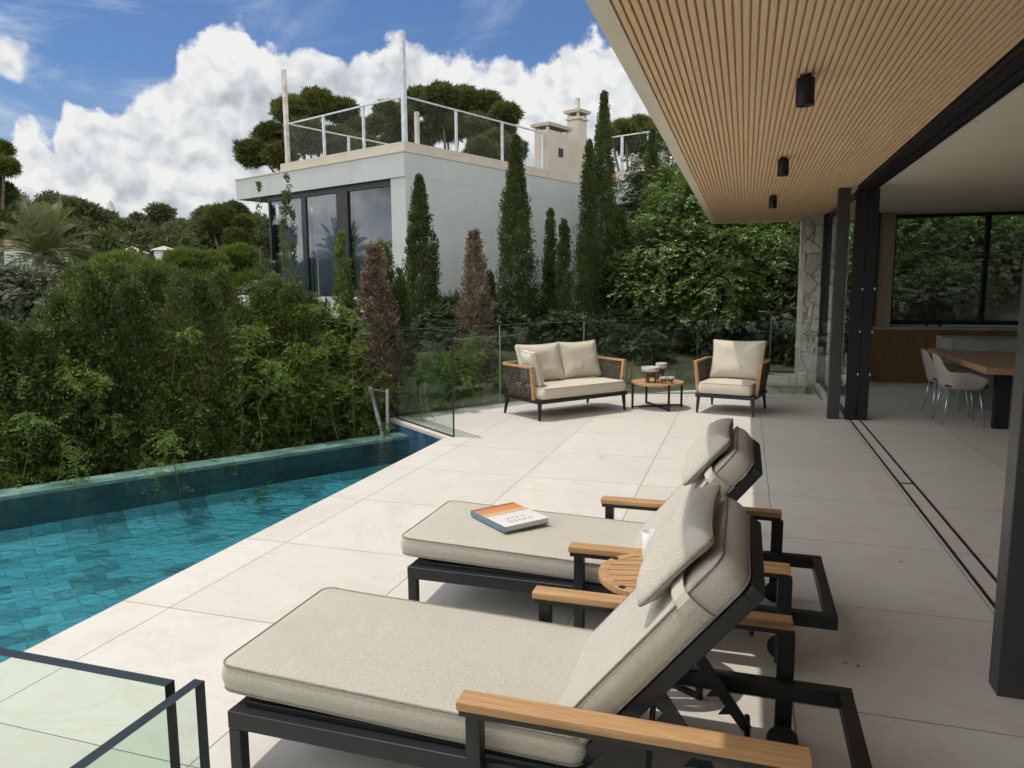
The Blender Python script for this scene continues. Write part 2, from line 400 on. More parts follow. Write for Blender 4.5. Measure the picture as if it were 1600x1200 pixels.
def pooltile_mat(name, tint, k=1., w=.3, hgt=.15):
    m, N, out = mat(name); P = pos(N)
    P2 = N.new('ShaderNodeVectorRotate', {'Vector': P, 'Axis': (0, 0, 1), 'Angle': -math.atan2(-.831, -.556)}, rotation_type='AXIS_ANGLE').outputs[0]
    sp = N.new('ShaderNodeSeparateXYZ', {'Vector': P2})
    warp = N.math('ADD', N.math('MULTIPLY', N.math('SUBTRACT', N.noise(P, 6.0, 3, .55), .5), 1.2), N.math('MULTIPLY', N.math('SUBTRACT', N.noise(P, 24.0, 3, .5), .5), .35))
    x = N.math('DIVIDE', N.math('ADD', sp.outputs[0], N.math('MULTIPLY', warp, .03)), w)
    y = N.math('DIVIDE', N.math('ADD', N.math('ADD', sp.outputs[1], sp.outputs[2]), N.math('MULTIPLY', warp, .03)), hgt)
    row = N.math('FLOOR', y); x = N.math('ADD', x, N.math('MULTIPLY', N.math('MODULO', row, 2.), .5))
    cell = N.new('ShaderNodeCombineXYZ', {'X': N.math('FLOOR', x), 'Y': row}).outputs[0]
    r = N.new('ShaderNodeTexWhiteNoise', {'Vector': cell}, noise_dimensions='2D').outputs[0]
    c = N.ramp(r, [(0, tuple(a*.30 for a in tint)), (.17, tuple(a*.5 for a in tint)), (.24, tuple(a*.78 for a in tint)), (.5, tuple(a*.95 for a in tint)), (.8, tint), (1, tuple(min(1, a*1.2) for a in tint))])
    c = N.mix(N.maprange(N.noise(P, 14, 6, .7), .35, .65, 0, .6), c, tuple(a*.6 for a in tint)); c = N.mix(N.maprange(N.noise(P, 9, 6, .7, 1.), .52, .7, 0, .55), c, (tint[0]*2.2, tint[1]*1.45, tint[2]*1.2))
    jx = N.math('MULTIPLY', N.math('SUBTRACT', .5, N.math('ABSOLUTE', N.math('SUBTRACT', N.math('FRACT', x), .5))), w)
    jy = N.math('MULTIPLY', N.math('SUBTRACT', .5, N.math('ABSOLUTE', N.math('SUBTRACT', N.math('FRACT', y), .5))), hgt)
    jm = N.maprange(N.math('MINIMUM', jx, jy), .002, .006, 1, 0)
    c = N.mix(N.math('MULTIPLY', jm, .75), c, tuple(a*.3 for a in tint))
    pbsdf(N, out, Base_Color=c, Roughness=.6); return m
M['pooltile'] = pooltile_mat('blue_green_pool_stone', (.10, .275, .29), 1., .24, .19)
M['walltile'] = pooltile_mat('shade_dark_wall_tile', (.022, .085, .105))  # tile darkened to stand for shaded water and the hedge's dark reflection
def ledge_mat():
    m, N, out = mat('wet_green_ledge_stone'); v = objco(N)
    sp = N.new('ShaderNodeSeparateXYZ', {'Vector': v})
    row = N.math('FLOOR', N.math('DIVIDE', sp.outputs[1], .148)); x = N.math('ADD', N.math('DIVIDE', sp.outputs[0], .30), N.math('MULTIPLY', N.math('MODULO', row, 2.), .5))
    r = N.new('ShaderNodeTexWhiteNoise', {'Vector': N.new('ShaderNodeCombineXYZ', {'X': N.math('FLOOR', x), 'Y': row}).outputs[0]}, noise_dimensions='2D').outputs[0]
    c = N.ramp(r, [(0, (.12, .23, .20)), (.5, (.19, .33, .29)), (1, (.27, .42, .37))])
    c = N.mix(N.maprange(N.noise(v, 9, 5, .65), .3, .7, 0, .4), c, (.12, .24, .22))
    jx = N.math('SUBTRACT', .5, N.math('ABSOLUTE', N.math('SUBTRACT', N.math('FRACT', x), .5)))
    c = N.mix(N.maprange(jx, .006, .014, .6, 0), c, (.06, .1, .1))
    h = N.noise(v, 12, 3, .5)
    pbsdf(N, out, Base_Color=c, Roughness=.12, Normal=bump(N, h, .25, .01)); return m
M['ledge'] = ledge_mat()

def stone_mat(name, c1, c2, sc=3.2):
    m, N, out = mat(name); v = objco(N)
    w = N.vmath('ADD', v, N.vmath('SCALE', N.vmath('SUBTRACT', N.noise(v, 2.5, 3, .5, out=1), (.5, .5, .5)), scale=.22))
    vo = N.new('ShaderNodeTexVoronoi', {'Vector': w, 'Scale': sc}, feature='DISTANCE_TO_EDGE').outputs[0]
    vc = N.new('ShaderNodeTexVoronoi', {'Vector': w, 'Scale': sc}, feature='F1').outputs['Color']
    r = N.new('ShaderNodeSeparateColor', {'Color': vc}).outputs[0]
    n = N.noise(v, 14, 8, .7)
    c = N.mix(r, c1, c2); c = N.mix(N.maprange(n, .3, .7, .0, .5), c, tuple(x*.6 for x in c1))
    gap = N.maprange(vo, .0, .022, 1, 0)
    c = N.mix(N.math('MULTIPLY', gap, .5), c, (.24, .215, .18))
    h = N.math('ADD', N.maprange(vo, 0, .05, 0, 1), N.math('MULTIPLY', n, 1.8))
    pbsdf(N, out, Base_Color=c, Roughness=.9, Normal=bump(N, h, 1.0, .03)); return m
M['stone'] = stone_mat('rubble_limestone', (.50, .46, .40), (.76, .69, .58), 3.9)
M['marble'] = plain('grey_marble', (.30, .32, .31), .3, 0, .3, 2.5)
M['wallwhite'] = plain('white_render_wall', (.60, .61, .59), .88, 0, .05, 1.2, .15, 50)
M['wallbeige'] = plain('sand_render', (.41, .355, .28), .9, 0, .08, 2, .2, 50)
M['wicker'] = plain('charcoal_wicker', (.068, .053, .041), .5, 0, .5, 25, .2, 300)
M['cup'] = M['white']
M['ceramic'] = plain('stoneware_glaze', (.50, .49, .45), .5, 0, .15, 30, .3, 200)
M['clay'] = plain('raw_brown_clay', (.10, .065, .04), .75, 0, .35, 30, .4, 150)
M['shell'] = plain('grey_leather_shell', (.36, .32, .28), .55, 0, .05, 8, .1, 300)
M['shell_grey'] = plain('pale_grey_shell', (.36, .36, .33), .55, 0, .05, 8, .1, 300)
M['steel'] = plain('brushed_steel', (.5, .5, .5), .3, .9, .1, 20)
M['darkpad'] = plain('black_seat_pad', (.02, .02, .02), .8)
M['olive'] = plain('olive_shadow_wall', (.10, .11, .05), .9, 0, .25, 2)  # olive colour stands for the shadow below the white ledge
def ground_mat():
    m, N, out = mat('garden_soil'); P = pos(N)
    n = N.noise(P, .35, 8, .65); n2 = N.noise(P, 4, 6, .7)
    c = N.ramp(n, [(.3, (.035, .045, .015)), (.5, (.05, .055, .022)), (.7, (.08, .065, .04))])
    c = N.mix(N.maprange(n2, .3, .7, 0, .6), c, (.03, .04, .015))
    pbsdf(N, out, Base_Color=c, Roughness=.95, Normal=bump(N, n2, .8, .1)); return m
M['ground'] = ground_mat()
def leaf_mat(name, dark, light, hue2=None, trans=.3, sc=1.5, rough=.55, spec=.35):
    m, N, out = mat(name); P = pos(N)
    isl = N.new('ShaderNodeNewGeometry').outputs['Random Per Island']
    n = N.noise(P, sc, 4, .6)
    f = N.math('ADD', N.math('MULTIPLY', isl, .6), N.maprange(n, .3, .7, -.1, .5))
    c = N.mix(f, dark, light)
    if hue2: c = N.mix(N.maprange(N.noise(P, sc*.6+.1, 3, .5), .5, .68, 0, .8), c, hue2)
    p = N.new('ShaderNodeBsdfPrincipled', {'Base Color': c, 'Roughness': rough, 'Specular IOR Level': spec})
    t = N.new('ShaderNodeBsdfTranslucent', {'Color': N.mix(1., c, (1.3, 1.35, .6), 'MULTIPLY')})
    mx = N.new('ShaderNodeMixShader', {0: trans}); N.l.new(p.outputs[0], mx.inputs[1]); N.l.new(t.outputs[0], mx.inputs[2])
    N.l.new(mx.outputs[0], out.inputs[0]); return m
M['cypress'] = leaf_mat('cypress_foliage', (.016, .030, .007), (.070, .095, .018), None, .22, 2.2)
M['hedge'] = leaf_mat('dark_conifer_foliage', (.022, .038, .010), (.085, .118, .026), (.11, .13, .03), .25, 1.6)
M['hedge2'] = leaf_mat('mid_green_conifer_foliage', (.035, .055, .014), (.11, .14, .035), (.12, .13, .05), .25, 1.3)
M['dead'] = leaf_mat('dead_brown_foliage', (.065, .043, .030), (.27, .195, .14), None, .2, 2.5, .8)
M['creeper'] = leaf_mat('bright_feathery_leaves', (.045, .082, .012), (.15, .225, .030), (.065, .12, .022), .38, 1.2, .45)
M['broad'] = leaf_mat('glossy_pinnate_leaves', (.024, .052, .012), (.16, .23, .05), None, .3, .9, .38, .5)
M['pine'] = leaf_mat('pine_needles', (.030, .038, .008), (.115, .125, .024), None, .22, .5)
M['candle'] = leaf_mat('bright_pine_needles', (.04, .07, .012), (.13, .18, .03), None, .3, .7)
M['hillpine'] = leaf_mat('hill_pine_needles', (.035, .048, .014), (.090, .105, .030), (.07, .08, .03), .2, .08)
M['palm'] = leaf_mat('palm_leaflets', (.06, .075, .035), (.17, .19, .09), None, .25, 1.)
M['olivetree'] = leaf_mat('grey_olive_leaves', (.045, .06, .028), (.12, .14, .075), None, .2, 1.)
M['shade'] = leaf_mat('shade_dark_leaves', (.012, .024, .008), (.05, .08, .022), None, .25, 1.)  # leaf colour darkened to stand for the shade under the trees
M['bark'] = plain('brown_bark', (.09, .065, .045), .95, 0, .35, 8, .8, 30)
M['stem'] = plain('green_stem', (.12, .13, .05), .7, 0, .2, 10)
# ------------------------------------------------------------------ deck, pool, ground
WATER_Z = -.115
def arr2(p): return (p[0], p[1])
deck_pts = [(-3.02, -3.2), (-3.02, 7.2), (-4.16, 8.10), (-3.24, 9.56), (-2.33, 10.86), (-.66, 11.36), (1.15, 10.98), (1.15, 13.0), (1.30, 13.0), (1.30, -3.2)]
mb = MB(); mb.poly(deck_pts, -.16, 0.0); tag(mb.build('deck_paving', M['tiles']), kind='structure')
mb = MB(); mb.box((1.30, -3.2, -.16), (7.2, 14.0, -.0)); tag(mb.build('interior_floor', M['tiles']), kind='structure')
# sliding track let into the floor
t = empty('sliding_door_track', (1.3, 6.4, 0), 0, 'twin black sliding door rails let into the stone floor', 'door track')
for x in (1.242, 1.352):
    mb = MB(); mb.box((x-1.3-.009, -9.4, .0005), (x-1.3+.009, 3.1, .004)); mb.build('rail', M['frame'], t)
mb = MB(); mb.box((1.256-1.3, .1, .0008), (1.342-1.3, .125, .0045)); mb.build('joint_bar', M['frame'], t)
# supporting walls below the deck
mb = MB(); mb.poly([(-4.06, 8.10), (-3.2, 9.46), (-2.3, 10.76), (-.66, 11.26), (1.1, 10.9), (7, 13.9), (7, -3.1), (-2.98, -3.1), (-2.98, 7.25)], -3.2, -.165)
tag(mb.build('deck_base_wall', M['render']), kind='structure')
# pool: the shell, the tiled overflow ledge and the water
LA = Vector((-3.97, 7.82)); LD = Vector((-.556, -.831)).normalized(); LN = Vector((-LD.y, LD.x)) # LN points outwards? fixed below
if LN.x > 0: LN = -LN
def lp(t, off): p = LA+LD*t+LN*off; return (p.x, p.y)
TL = 12.5
in0 = lp(-.13, -.287); in1 = lp(TL, -.287); out0 = lp(-.1, 0); out1 = lp(TL, 0)
DEP = -.58
pool = [(-3.03, -3.1), (-3.03, 7.20), in0, in1, (in1[0], -3.1)] if in1[1] > -3.1 else [(-3.03, -3.1), (-3.03, 7.17), in0, in1]
mb = MB(); n = len(pool)
vs = [(x, y, DEP) for x, y in pool]+[(x, y, WATER_Z-.012) for x, y in pool]
mb.add(vs, [tuple(range(n))])
c0 = lp(-.13, -.29); c1 = lp(TL, -.29); c2 = lp(TL, -.62); c3 = lp(-.13, -.62); cm0 = lp(-.13, -.40); cm1 = lp(TL, -.40)
mb.add([(*c0, DEP+.17), (*c1, DEP+.17), (*cm1, DEP+.05), (*cm0, DEP+.05), (*c2, DEP+.002), (*c3, DEP+.002)], [(0, 1, 2, 3), (3, 2, 4, 5)], True)
tag(mb.build('pool_floor', M['pooltile']), kind='structure')
mb = MB(); mb.add([(x, y, DEP) for x, y in pool]+[(x, y, -.03) for x, y in pool], [(i, (i+1) % n, n+(i+1) % n, n+i) for i in range(n) if i not in (1, 2)])
mb.add([(*in0, DEP), (*in1, DEP), (*in1, WATER_Z-.004), (*in0, WATER_Z-.004)], [(0, 1, 2, 3)])
tag(mb.build('pool_wall', M['walltile']), kind='structure')
mb = MB(); mb.add([(-4.15, 8.075, -.03), (-3.02, 7.185, -.03), (-3.02, 7.185, -.6), (-4.15, 8.075, -.6)], [(0, 1, 2, 3)])
M['endtile'] = pooltile_mat('navy_end_wall_tile', (.035, .11, .19)); tag(mb.build('pool_end_wall', M['endtile']), kind='structure')
# ledge in its own frame (x along)
ang = math.atan2(LD.y, LD.x)
mb = MB(); L = TL+.1
mb.box((-.10, 0, -.03), (L, .29, 0)) if LN.dot(Vector((-math.sin(ang), math.cos(ang)))) < 0 else mb.box((-.10, -.29, -.03), (L, 0, 0))
mb.box((-.10, .20 if LN.dot(Vector((-math.sin(ang), math.cos(ang)))) < 0 else -.20, -1.2), (L, .0, -.031)) if False else None
o = mb.build('pool_overflow_ledge', M['ledge']); o.location = (LA.x-LD.x*.02, LA.y-LD.y*.02, WATER_Z-.004); o.rotation_euler = (0, 0, ang); tag(o, kind='structure')
mb = MB(); q = [(-3.035, -3.09), (-3.035, 7.185), (in0[0]+.004, in0[1]-.004), (in1[0]+.004, in1[1]-.004)]
mb.poly(q, DEP+.01, WATER_Z); o = mb.build('pool_water', M['water']); tag(o, kind='structure')
mb = MB(); q = [lp(-.12, .5), lp(TL, .5), lp(TL, .15), lp(-.12, .15)]
tag(MB().poly([lp(-.1, -.02), lp(TL, -.02), lp(TL, -.27), lp(-.1, -.27)], -1.5, WATER_Z-.036).build('ledge_wall', M['walltile']), kind='structure')
tag(MB().poly([lp(-.1, .34), lp(TL, .34), lp(TL, .0), lp(-.1, .0)], -1.5, -1.45).build('overflow_gutter', M['walltile']), kind='structure')

# terrain: falls below the pool, climbs to the wooded ridge
def ground_z(x, y):
    D = math.hypot(x, y); a = math.atan2(-x, y)
    base = -2.6+max(0, min(1, (D-14)/20))*1.6
    far = max(0, D-40)
    z = base + 11.5*(1-math.exp(-(far/95.0)**1.6))*(.55+.45*math.sin(a*1.6+.2)**2)
    z += (mnoise.noise(Vector((x*.03, y*.03, 0)))*1.2) * min(1, D/60)
    # the neighbour's plot is higher
    d2 = math.hypot(x+7, y-20); w = max(0, 1-max(0, d2-9)/6); z = z*(1-w)+(.55)*w if d2 < 15 else z
    # plot right behind the villa
    if y > 10 and x > -2.5: w = min(1, (y-10)/3)*min(1, (x+2.5)/2.5); z = z*(1-w)+(-.1+.12*max(0, y-13))*w
    return z
def terrain():
    xs = np.concatenate([-np.geomspace(1, 900, 90)[::-1], np.linspace(-.9, 30, 60), np.geomspace(31, 500, 25)])
    ys = np.concatenate([np.linspace(-20, 40, 100), np.geomspace(41, 900, 60)])
    V = []; 
    for y in ys:
        for x in xs:
            z = ground_z(x, y)
            if x > -8 and y < 10 and x < 8: z = min(z, -2.6)
            V.append((x, y, z))
    nx, ny = len(xs), len(ys)
    F = [(j*nx+i, j*nx+i+1, (j+1)*nx+i+1, (j+1)*nx+i) for j in range(ny-1) for i in range(nx-1)]
    o = np_mesh('ground', np.array(V), np.array(F), M['ground'], smooth=True); tag(o, kind='structure')
terrain()
# pale paved terrace just beyond the glass, in part shaded
mb = MB(); mb.poly([(-2.1, 11.6), (-.66, 11.45), (1.1, 11.1), (1.1, 13.0), (.55, 15.8), (-1.3, 13.6)], -.14, -.06); tag(mb.build('garden_path', M['tiles']), kind='structure')

# ------------------------------------------------------------------ the villa
SOF = 2.73
Y0, Y1 = -3.2, 14.0
villa = empty('modern_villa', (1.3, 6, 0), 0, 'modern villa on the right with slatted wooden soffit and open glass front', 'house')
def vp(mb, name, m, parent=None, **k):
    return mb.build(name, m, parent or villa, **({'matrix': Matrix.Translation((-1.3, -6, 0))} if parent is None else {}), **k)
def VB(a, b): return MB().box(a, b)
# roof slab with its cream underside border
mb = MB(); mb.box((-.635, Y0, SOF+.012), (7.4, 14.12, SOF+.42)); mb.box((-.637, Y0, SOF-.02), (-.548, 14.118, SOF+.013)); mb.box((-.5478, 13.99, SOF-.02), (1.19, 14.118, SOF+.012))
roof = vp(mb, 'roof_slab', M['fascia'])
# slats
mb = MB(); pitch = .0352; x = -.540
while x < 1.165:
    y = Y0
    for ye in (1.45, 4.46, 7.38, 10.3, 13.975):
        mb.box((x, y+.0012, SOF-.018), (x+.0270, ye-.0012, SOF+.0)); y = ye
    x += pitch
slats = vp(mb, 'soffit_slats', M['slat'], bevel=.003, seg=1)
mb = MB(); mb.box((-.547, Y0, SOF+.001), (1.18, 13.98, SOF+.008)); vp(mb, 'soffit_backing', M['slat'])
# header beam above the opening
mb = MB(); mb.box((1.19, Y0, SOF-.045), (1.395, 9.48, SOF+.01)); mb.box((1.21, Y0, SOF-.06), (1.225, 9.48, SOF-.045)); mb.box((1.29, Y0, SOF-.06), (1.305, 9.48, SOF-.045)); mb.box((1.372, Y0, SOF-.06), (1.387, 9.48, SOF-.045))
vp(mb, 'header_beam', M['frame'])
# steel columns
for y in (3.195, 9.55):
    mb = MB(); mb.box((.992, y-.05, 0), (1.125, y+.06, SOF-.022)); vp(mb, 'steel_column', M['column'], bevel=.004)
# parked sliding door leaves and fixed glazing behind them
for i, x in enumerate((1.185, 1.315)):
    mb = MB(); mb.box((x, 9.49+i*.002, .004), (x+.115, 9.56, SOF-.045))
    mb.box((x+.02, 9.56, .004), (x+.075, 12.96, .06)); mb.box((x+.02, 9.56, SOF-.1), (x+.075, 12.96, SOF-.045)); mb.box((x+.02, 12.9, .06), (x+.075, 12.96, SOF-.1))
    d = vp(mb, 'sliding_door', M['frame'])
    mb = MB(); mb.box((x+.04, 9.56, .06), (x+.055, 12.9, SOF-.1)); mb.build('pane', M['win_glass'], d)
    for z in (.55, 1.05, 1.55): MB().lathe([(0, -.018), (.010, -.014), (.010, .014), (0, .018)], 10, (x+.1165, 9.487, z)).build('lock_pin', M['steel'], d)
# ceiling and inner walls
mb = MB(); mb.box((1.395, Y0, 2.78), (7.2, 14.0, 2.84)); vp(mb, 'interior_ceiling', M['ceiling'])
mb = MB(); mb.box((1.395, Y0, SOF-.045), (1.43, 9.48, 2.78)); vp(mb, 'ceiling_edge', M['ceiling'])
mb = MB(); mb.box((7.0, Y0, 0), (7.2, 14.0, 2.78)); mb.box((1.3, Y0-.2, 0), (7.2, Y0, 2.84)); vp(mb, 'interior_wall', M['ceiling'])
# kitchen end wall with the long window  (window x 2.30..6.6, z .98..2.70)
WY = 13.8
mb = MB(); mb.box((1.30, WY, 0), (7.0, WY+.2, .94)); mb.box((1.42, WY, .94), (2.27, WY+.2, 2.78)); mb.box((6.6, WY, .94), (7.0, WY+.2, 2.78)); mb.box((2.27, WY, 2.74), (6.6, WY+.2, 2.78))
vp(mb, 'kitchen_wall', M['ceiling'])
mb = MB(); mb.box((2.27, WY-.02, .94), (2.36, WY+.09, 2.74)); mb.box((2.36, WY-.02, .94), (6.6, WY+.09, 1.01)); mb.box((2.36, WY-.02, 2.69), (6.6, WY+.09, 2.74)); mb.box((3.66, WY-.02, 1.01), (3.72, WY+.09, 2.69)); mb.box((5.3, WY-.02, 1.01), (5.36, WY+.09, 2.69))
kw = vp(mb, 'kitchen_window', M['frame'])
mb = MB(); mb.box((2.36, WY+.03, 1.01), (6.6, WY+.045, 2.69)); mb.build('pane', M['kit_glass'], kw)
# oak-lined shelf niche beside the window
mb = MB(); mb.box((1.45, 13.78, .92), (2.03, 13.8, 2.78)); mb.box((1.445, 13.3, .92), (1.47, 13.78, 2.78)); mb.box((2.005, 13.3, .92), (2.03, 13.78, 2.78))
for z in (1.25, 1.6, 1.95, 2.3, 2.62): mb.box((1.47, 13.35, z), (2.005, 13.78, z+.022))
vp(mb, 'shelf_niche', M['dark'])
mb = MB(); mb.box((2.032, 13.34, .92), (2.265, 13.79, 2.775)); vp(mb, 'oak_panel', M['oak'])
mb = MB(); mb.box((1.39, 12.97, 0), (1.455, 13.3, 2.78)); vp(mb, 'wall_return', M['dark'])
# rubble stone pier
mb = MB(); mb.box((.90, 13.02, -.16), (1.30, 14.3, SOF+.02)); pier = vp(mb, 'stone_pier', M['stone'])
mb = MB(); mb.box((1.16, 12.97, -.02), (1.31, 13.015, SOF)); vp(mb, 'end_frame', M['frame'])
for o in ('a',):
    mb = MB(); mb.box((.86, 12.92, -.18), (1.16, 13.012, -.02)); vp(mb, 'pier_plinth', M['render'])
# downlights in the room
for p in ((2.08, 10.41), (2.07, 11.68), (2.11, 13.0), (3.37, 13.0), (3.4, 10.4), (4.8, 10.4)):
    mb = MB(); mb.lathe([(0, .001), (.034, .001), (.038, -.006), (.046, -.006), (.047, .002)], 20)
    d = mb.build('recessed_downlight', M['black']); d.location = (p[0], p[1], 2.779)
    lab = {(2.08, 10.41): 'recessed ceiling downlight nearest the open sliding doors', (2.07, 11.68): 'recessed ceiling downlight, middle one of the left row', (2.11, 13.0): 'recessed ceiling downlight above the ribbed kitchen counter', (3.37, 13.0): 'recessed ceiling downlight above the kitchen tap by the window'}.get(p, 'recessed ceiling downlight deeper in the room')
    tag(d, lab, 'downlight', 'recessed downlights in the kitchen ceiling')
for k, (y, lab) in enumerate(((6.13, 'largest looking little white sensor on the ceiling edge'), (7.85, 'little white ceiling edge sensor, second along the track'), (9.35, 'little white ceiling edge sensor nearest the parked doors'))):
    mb = MB(); mb.lathe([(0, 0), (.016, 0), (.018, -.012), (.007, -.016), (.006, -.03), (.012, -.034), (.010, -.048), (0, -.05)], 14)
    d = mb.build('ceiling_sensor', M['white']); d.location = (1.51, y, 2.779); tag(d, lab, 'sensor', 'small sensors along the ceiling edge')
# black spotlights under the soffit
for k, (x, y) in enumerate(((.27, 4.40), (.28, 7.08), (.29, 9.95))):
    s = empty('ceiling_spotlight', (x, y, SOF-.022), 0, ('black cylinder spotlight on the soffit, nearest and largest', 'black cylinder spotlight on the soffit, middle one of the row', 'black cylinder spotlight on the soffit, farthest and smallest')[k], 'spotlight', 'black spotlights on the wooden soffit')
    MB().lathe([(.041, -.155), (.046, -.155), (.048, -.15), (.048, -.018), (.045, -.013), (0, -.013)], 28).build('body', M['black'], s)
    MB().lathe([(0, 0), (.030, 0), (.030, -.013), (0, -.013)], 20).build('mount', M['black'], s)
    MB().lathe([(0, -.142), (.030, -.142), (.0409, -.155)], 24).build('reflector', M['dark'], s)

# ------------------------------------------------------------------ glass railings
def pane(parent, a, b, h, th=.017, m='glass', name='glass_panel', z0=.0, epale=None):
    a = Vector((*a, 0)); b = Vector((*b, 0)); d = (b-a).normalized(); n_ = Vector((-d.y, d.x, 0))*th/2; e = .0007
    mb = MB(); A = a+d*e; B = b-d*e
    mb.add([A+n_+Vector((0, 0, z0)), B+n_+Vector((0, 0, z0)), B+n_+Vector((0, 0, h)), A+n_+Vector((0, 0, h)), A-n_+Vector((0, 0, z0)), B-n_+Vector((0, 0, z0)), B-n_+Vector((0, 0, h)), A-n_+Vector((0, 0, h))],
           [(0, 1, 2, 3), (5, 4, 7, 6)])
    g = mb.build(name, M[m], parent)
    mb = MB(); v = [A+n_, B+n_, B-n_, A-n_]; v = [p+Vector((0, 0, z0)) for p in v]+[p+Vector((0, 0, h)) for p in v]
    mb.add(v, [(4, 5, 6, 7), (0, 4, 7, 3), (1, 2, 6, 5)])
    mb.build('polished_edge', M[epale or 'edge'], g)
    return g
rl = empty('glass_railing', (0, 0, 0), 0, 'frameless glass railing along the far edge of the deck', 'railing')
RP = [(-4.06, 8.17), (-3.17, 9.53), (-2.27, 10.80), (-.655, 11.28), (1.14, 10.90)]
for a, b in zip(RP[:-1], RP[1:]):
    pane(rl, a, b, 1.09, epale='edge_pale', z0=.012)
mb = MB()
for a, b in zip(RP[:-1], RP[1:]):
    A = Vector((*a, .006)); B = Vector((*b, .006)); mb.bar(A, B, .03, .012)
mb.build('base_channel', M['alu'], rl)
dv = empty('glass_divider', (-3.5, 7.7, 0), 0, 'free ended glass panel standing across the far end of the pool', 'railing')
mm = Matrix.Translation((3.5, -7.7, 0))
g = pane(dv, (-4.04-(-3.5), 8.13-7.7), (-2.94+3.5, 7.25-7.7), 1.14, th=.021)
MB().bar(Vector((-4.04+3.5, 8.13-7.7, .003)), Vector((-2.95+3.5, 7.258-7.7, .003)), .028, .006).build('base_channel', M['frame'], dv)
f1 = empty('glass_barrier', (-1.5, .713, 0), 0, 'near glass barrier at lower left running out towards the pool', 'railing', None)
pane(f1, (.815, 0), (-2.2, 0), 1.1, th=.017, m='fg_glass')
f2 = empty('glass_barrier', (-.655, .1, 0), 0, 'near glass barrier at lower left with its corner pointing to the lounger', 'railing', None)
pane(f2, (0, .632), (0, -1.6), 1.1, th=.016, m='fg_glass')

# rubble retaining wall and low terrace beyond the glass
w = MB().box((.28, 12.0, -.3), (.92, 12.45, .06)).build('low_rubble_wall', M['stone']); tag(w, 'low rubble stone wall behind the glass beside the stone pier', 'wall')
w = MB().box((.24, 11.97, .061), (.95, 12.9, .10)).build('pale_wall_cap', M['render'], w)
tr = MB().box((.1, 13.2, -.1), (.9, 16.5, .03)).build('upper_terrace', M['tiles']); tag(tr, kind='structure')
gp = empty('garden_handrail', (.45, 13.8, .03), 0, 'thin grey steel handrail post behind the glass near the stone pier', 'handrail')
MB().tube([(0, 0, 0), (0, 0, 1.05), (-.05, 0, 1.1), (-.22, .05, 1.12)], .013).build('post', M['handrail'], gp)
MB().box((-.08, -.05, 0), (.08, .05, .012)).build('base_plate', M['handrail'], gp)
# ------------------------------------------------------------------ furniture
def rr_outline(lx, ly, r, n=8, bow=0.):
    pts = []
    for (cx_, cy_, a0) in ((lx/2-r, ly/2-r, 0), (-lx/2+r, ly/2-r, PI/2), (-lx/2+r, -ly/2+r, PI), (lx/2-r, -ly/2+r, 1.5*PI)):
        for i in range(n+1):
            a = a0+PI/2*i/n; pts.append((cx_+r*math.cos(a), cy_+r*math.sin(a)))
    out = []     # fill straight sides
    for i, p in enumerate(pts):
        q = pts[(i+1) % len(pts)]; out.append(p)
        d = math.hypot(q[0]-p[0], q[1]-p[1])
        if d > .05:
            k = max(6, int(d/.04))
            for j in range(1, k): out.append((p[0]+(q[0]-p[0])*j/k, p[1]+(q[1]-p[1])*j/k))
    if bow:
        res = []
        for x, y in out:
            fx = 1-(x/(lx/2))**2; fy = 1-(y/(ly/2))**2
            res.append((x*(1-bow*max(0, fy)/(lx/2)), y*(1-bow*max(0, fx)/(ly/2))))
        out = res
    return out
def cushion(name, m, parent, lx, ly, t, r=.05, puff=.02, bow=0., pip=.004, mpip=None, wr=.0, seed=0, matrix=None, bulge=.008, sag=None):
    """box cushion: z from 0 (bottom) to t; two cord seams round the boxing"""
    O = rr_outline(lx, ly, r, 8, bow); n = len(O); mb = MB(); vs = []; fs = []
    def disp(x, y, z, k):
        if not wr: return z
        return z+wr*k*(mnoise.noise(Vector((x*6+seed*3.1, y*6, z*4)))+.5*mnoise.noise(Vector((x*14+seed, y*14, z*9))))
    rings = []
    S_ = [0, .04, .1, .2, .35, .5, .7, .88]
    zt = lambda s: t+puff*(1-(1-min(1, s/.55))**2.6)
    zb = lambda s: -puff*.5*(1-(1-min(1, s/.55))**2.6)
    for s in reversed(S_[1:]): rings.append((1-s, zb(s), 1-0))
    if t > .001:
        for k in range(0, 7):
            a = k/6; rings.append((1+bulge*math.sin(PI*a)/max(.05, min(lx, ly)/2), t*a, 0))
    else: rings.append((1, 0, 0))
    for s in S_[1:]: rings.append((1-s, zt(s), 1))
    for q, (sc, z, _) in enumerate(rings):
        for x, y in O:
            X, Y = x*sc, y*sc
            # keep a straight inset rather than a pure scale
            kk = 1-sc
            zz = disp(X, Y, z, min(1, max(.25, kk*6)))
            if sag: zz += sag(X, Y)
            vs.append((X, Y, zz))
    for q in range(len(rings)-1):
        for i in range(n):
            j = (i+1) % n; fs.append((q*n+i, q*n+j, (q+1)*n+j, (q+1)*n+i))
    c0 = len(vs); vs.append((0, 0, rings[0][1]+(sag(0, 0) if sag else 0))); vs.append((0, 0, rings[-1][1]+(sag(0, 0) if sag else 0))); L = (len(rings)-1)*n
    for i in range(n):
        j = (i+1) % n; fs.append((c0, j, i)); fs.append((c0+1, L+i, L+j))
    mb.add(vs, fs, True)
    o = mb.build(name, m, parent, matrix=matrix)
    if pip:
        pb = MB()
        for z in ((0, t) if t > .02 else (t/2,)):
            pb.tube([(x*1.003, y*1.003, disp(x, y, z, .25)+(sag(x, y) if sag else 0)) for x, y in O], pip, 6, closed=True)
        pb.build('piping', mpip or M['piping'], o)
    return o
T_ = Matrix.Translation
def Rm(a, ax): return Matrix.Rotation(a, 4, ax)

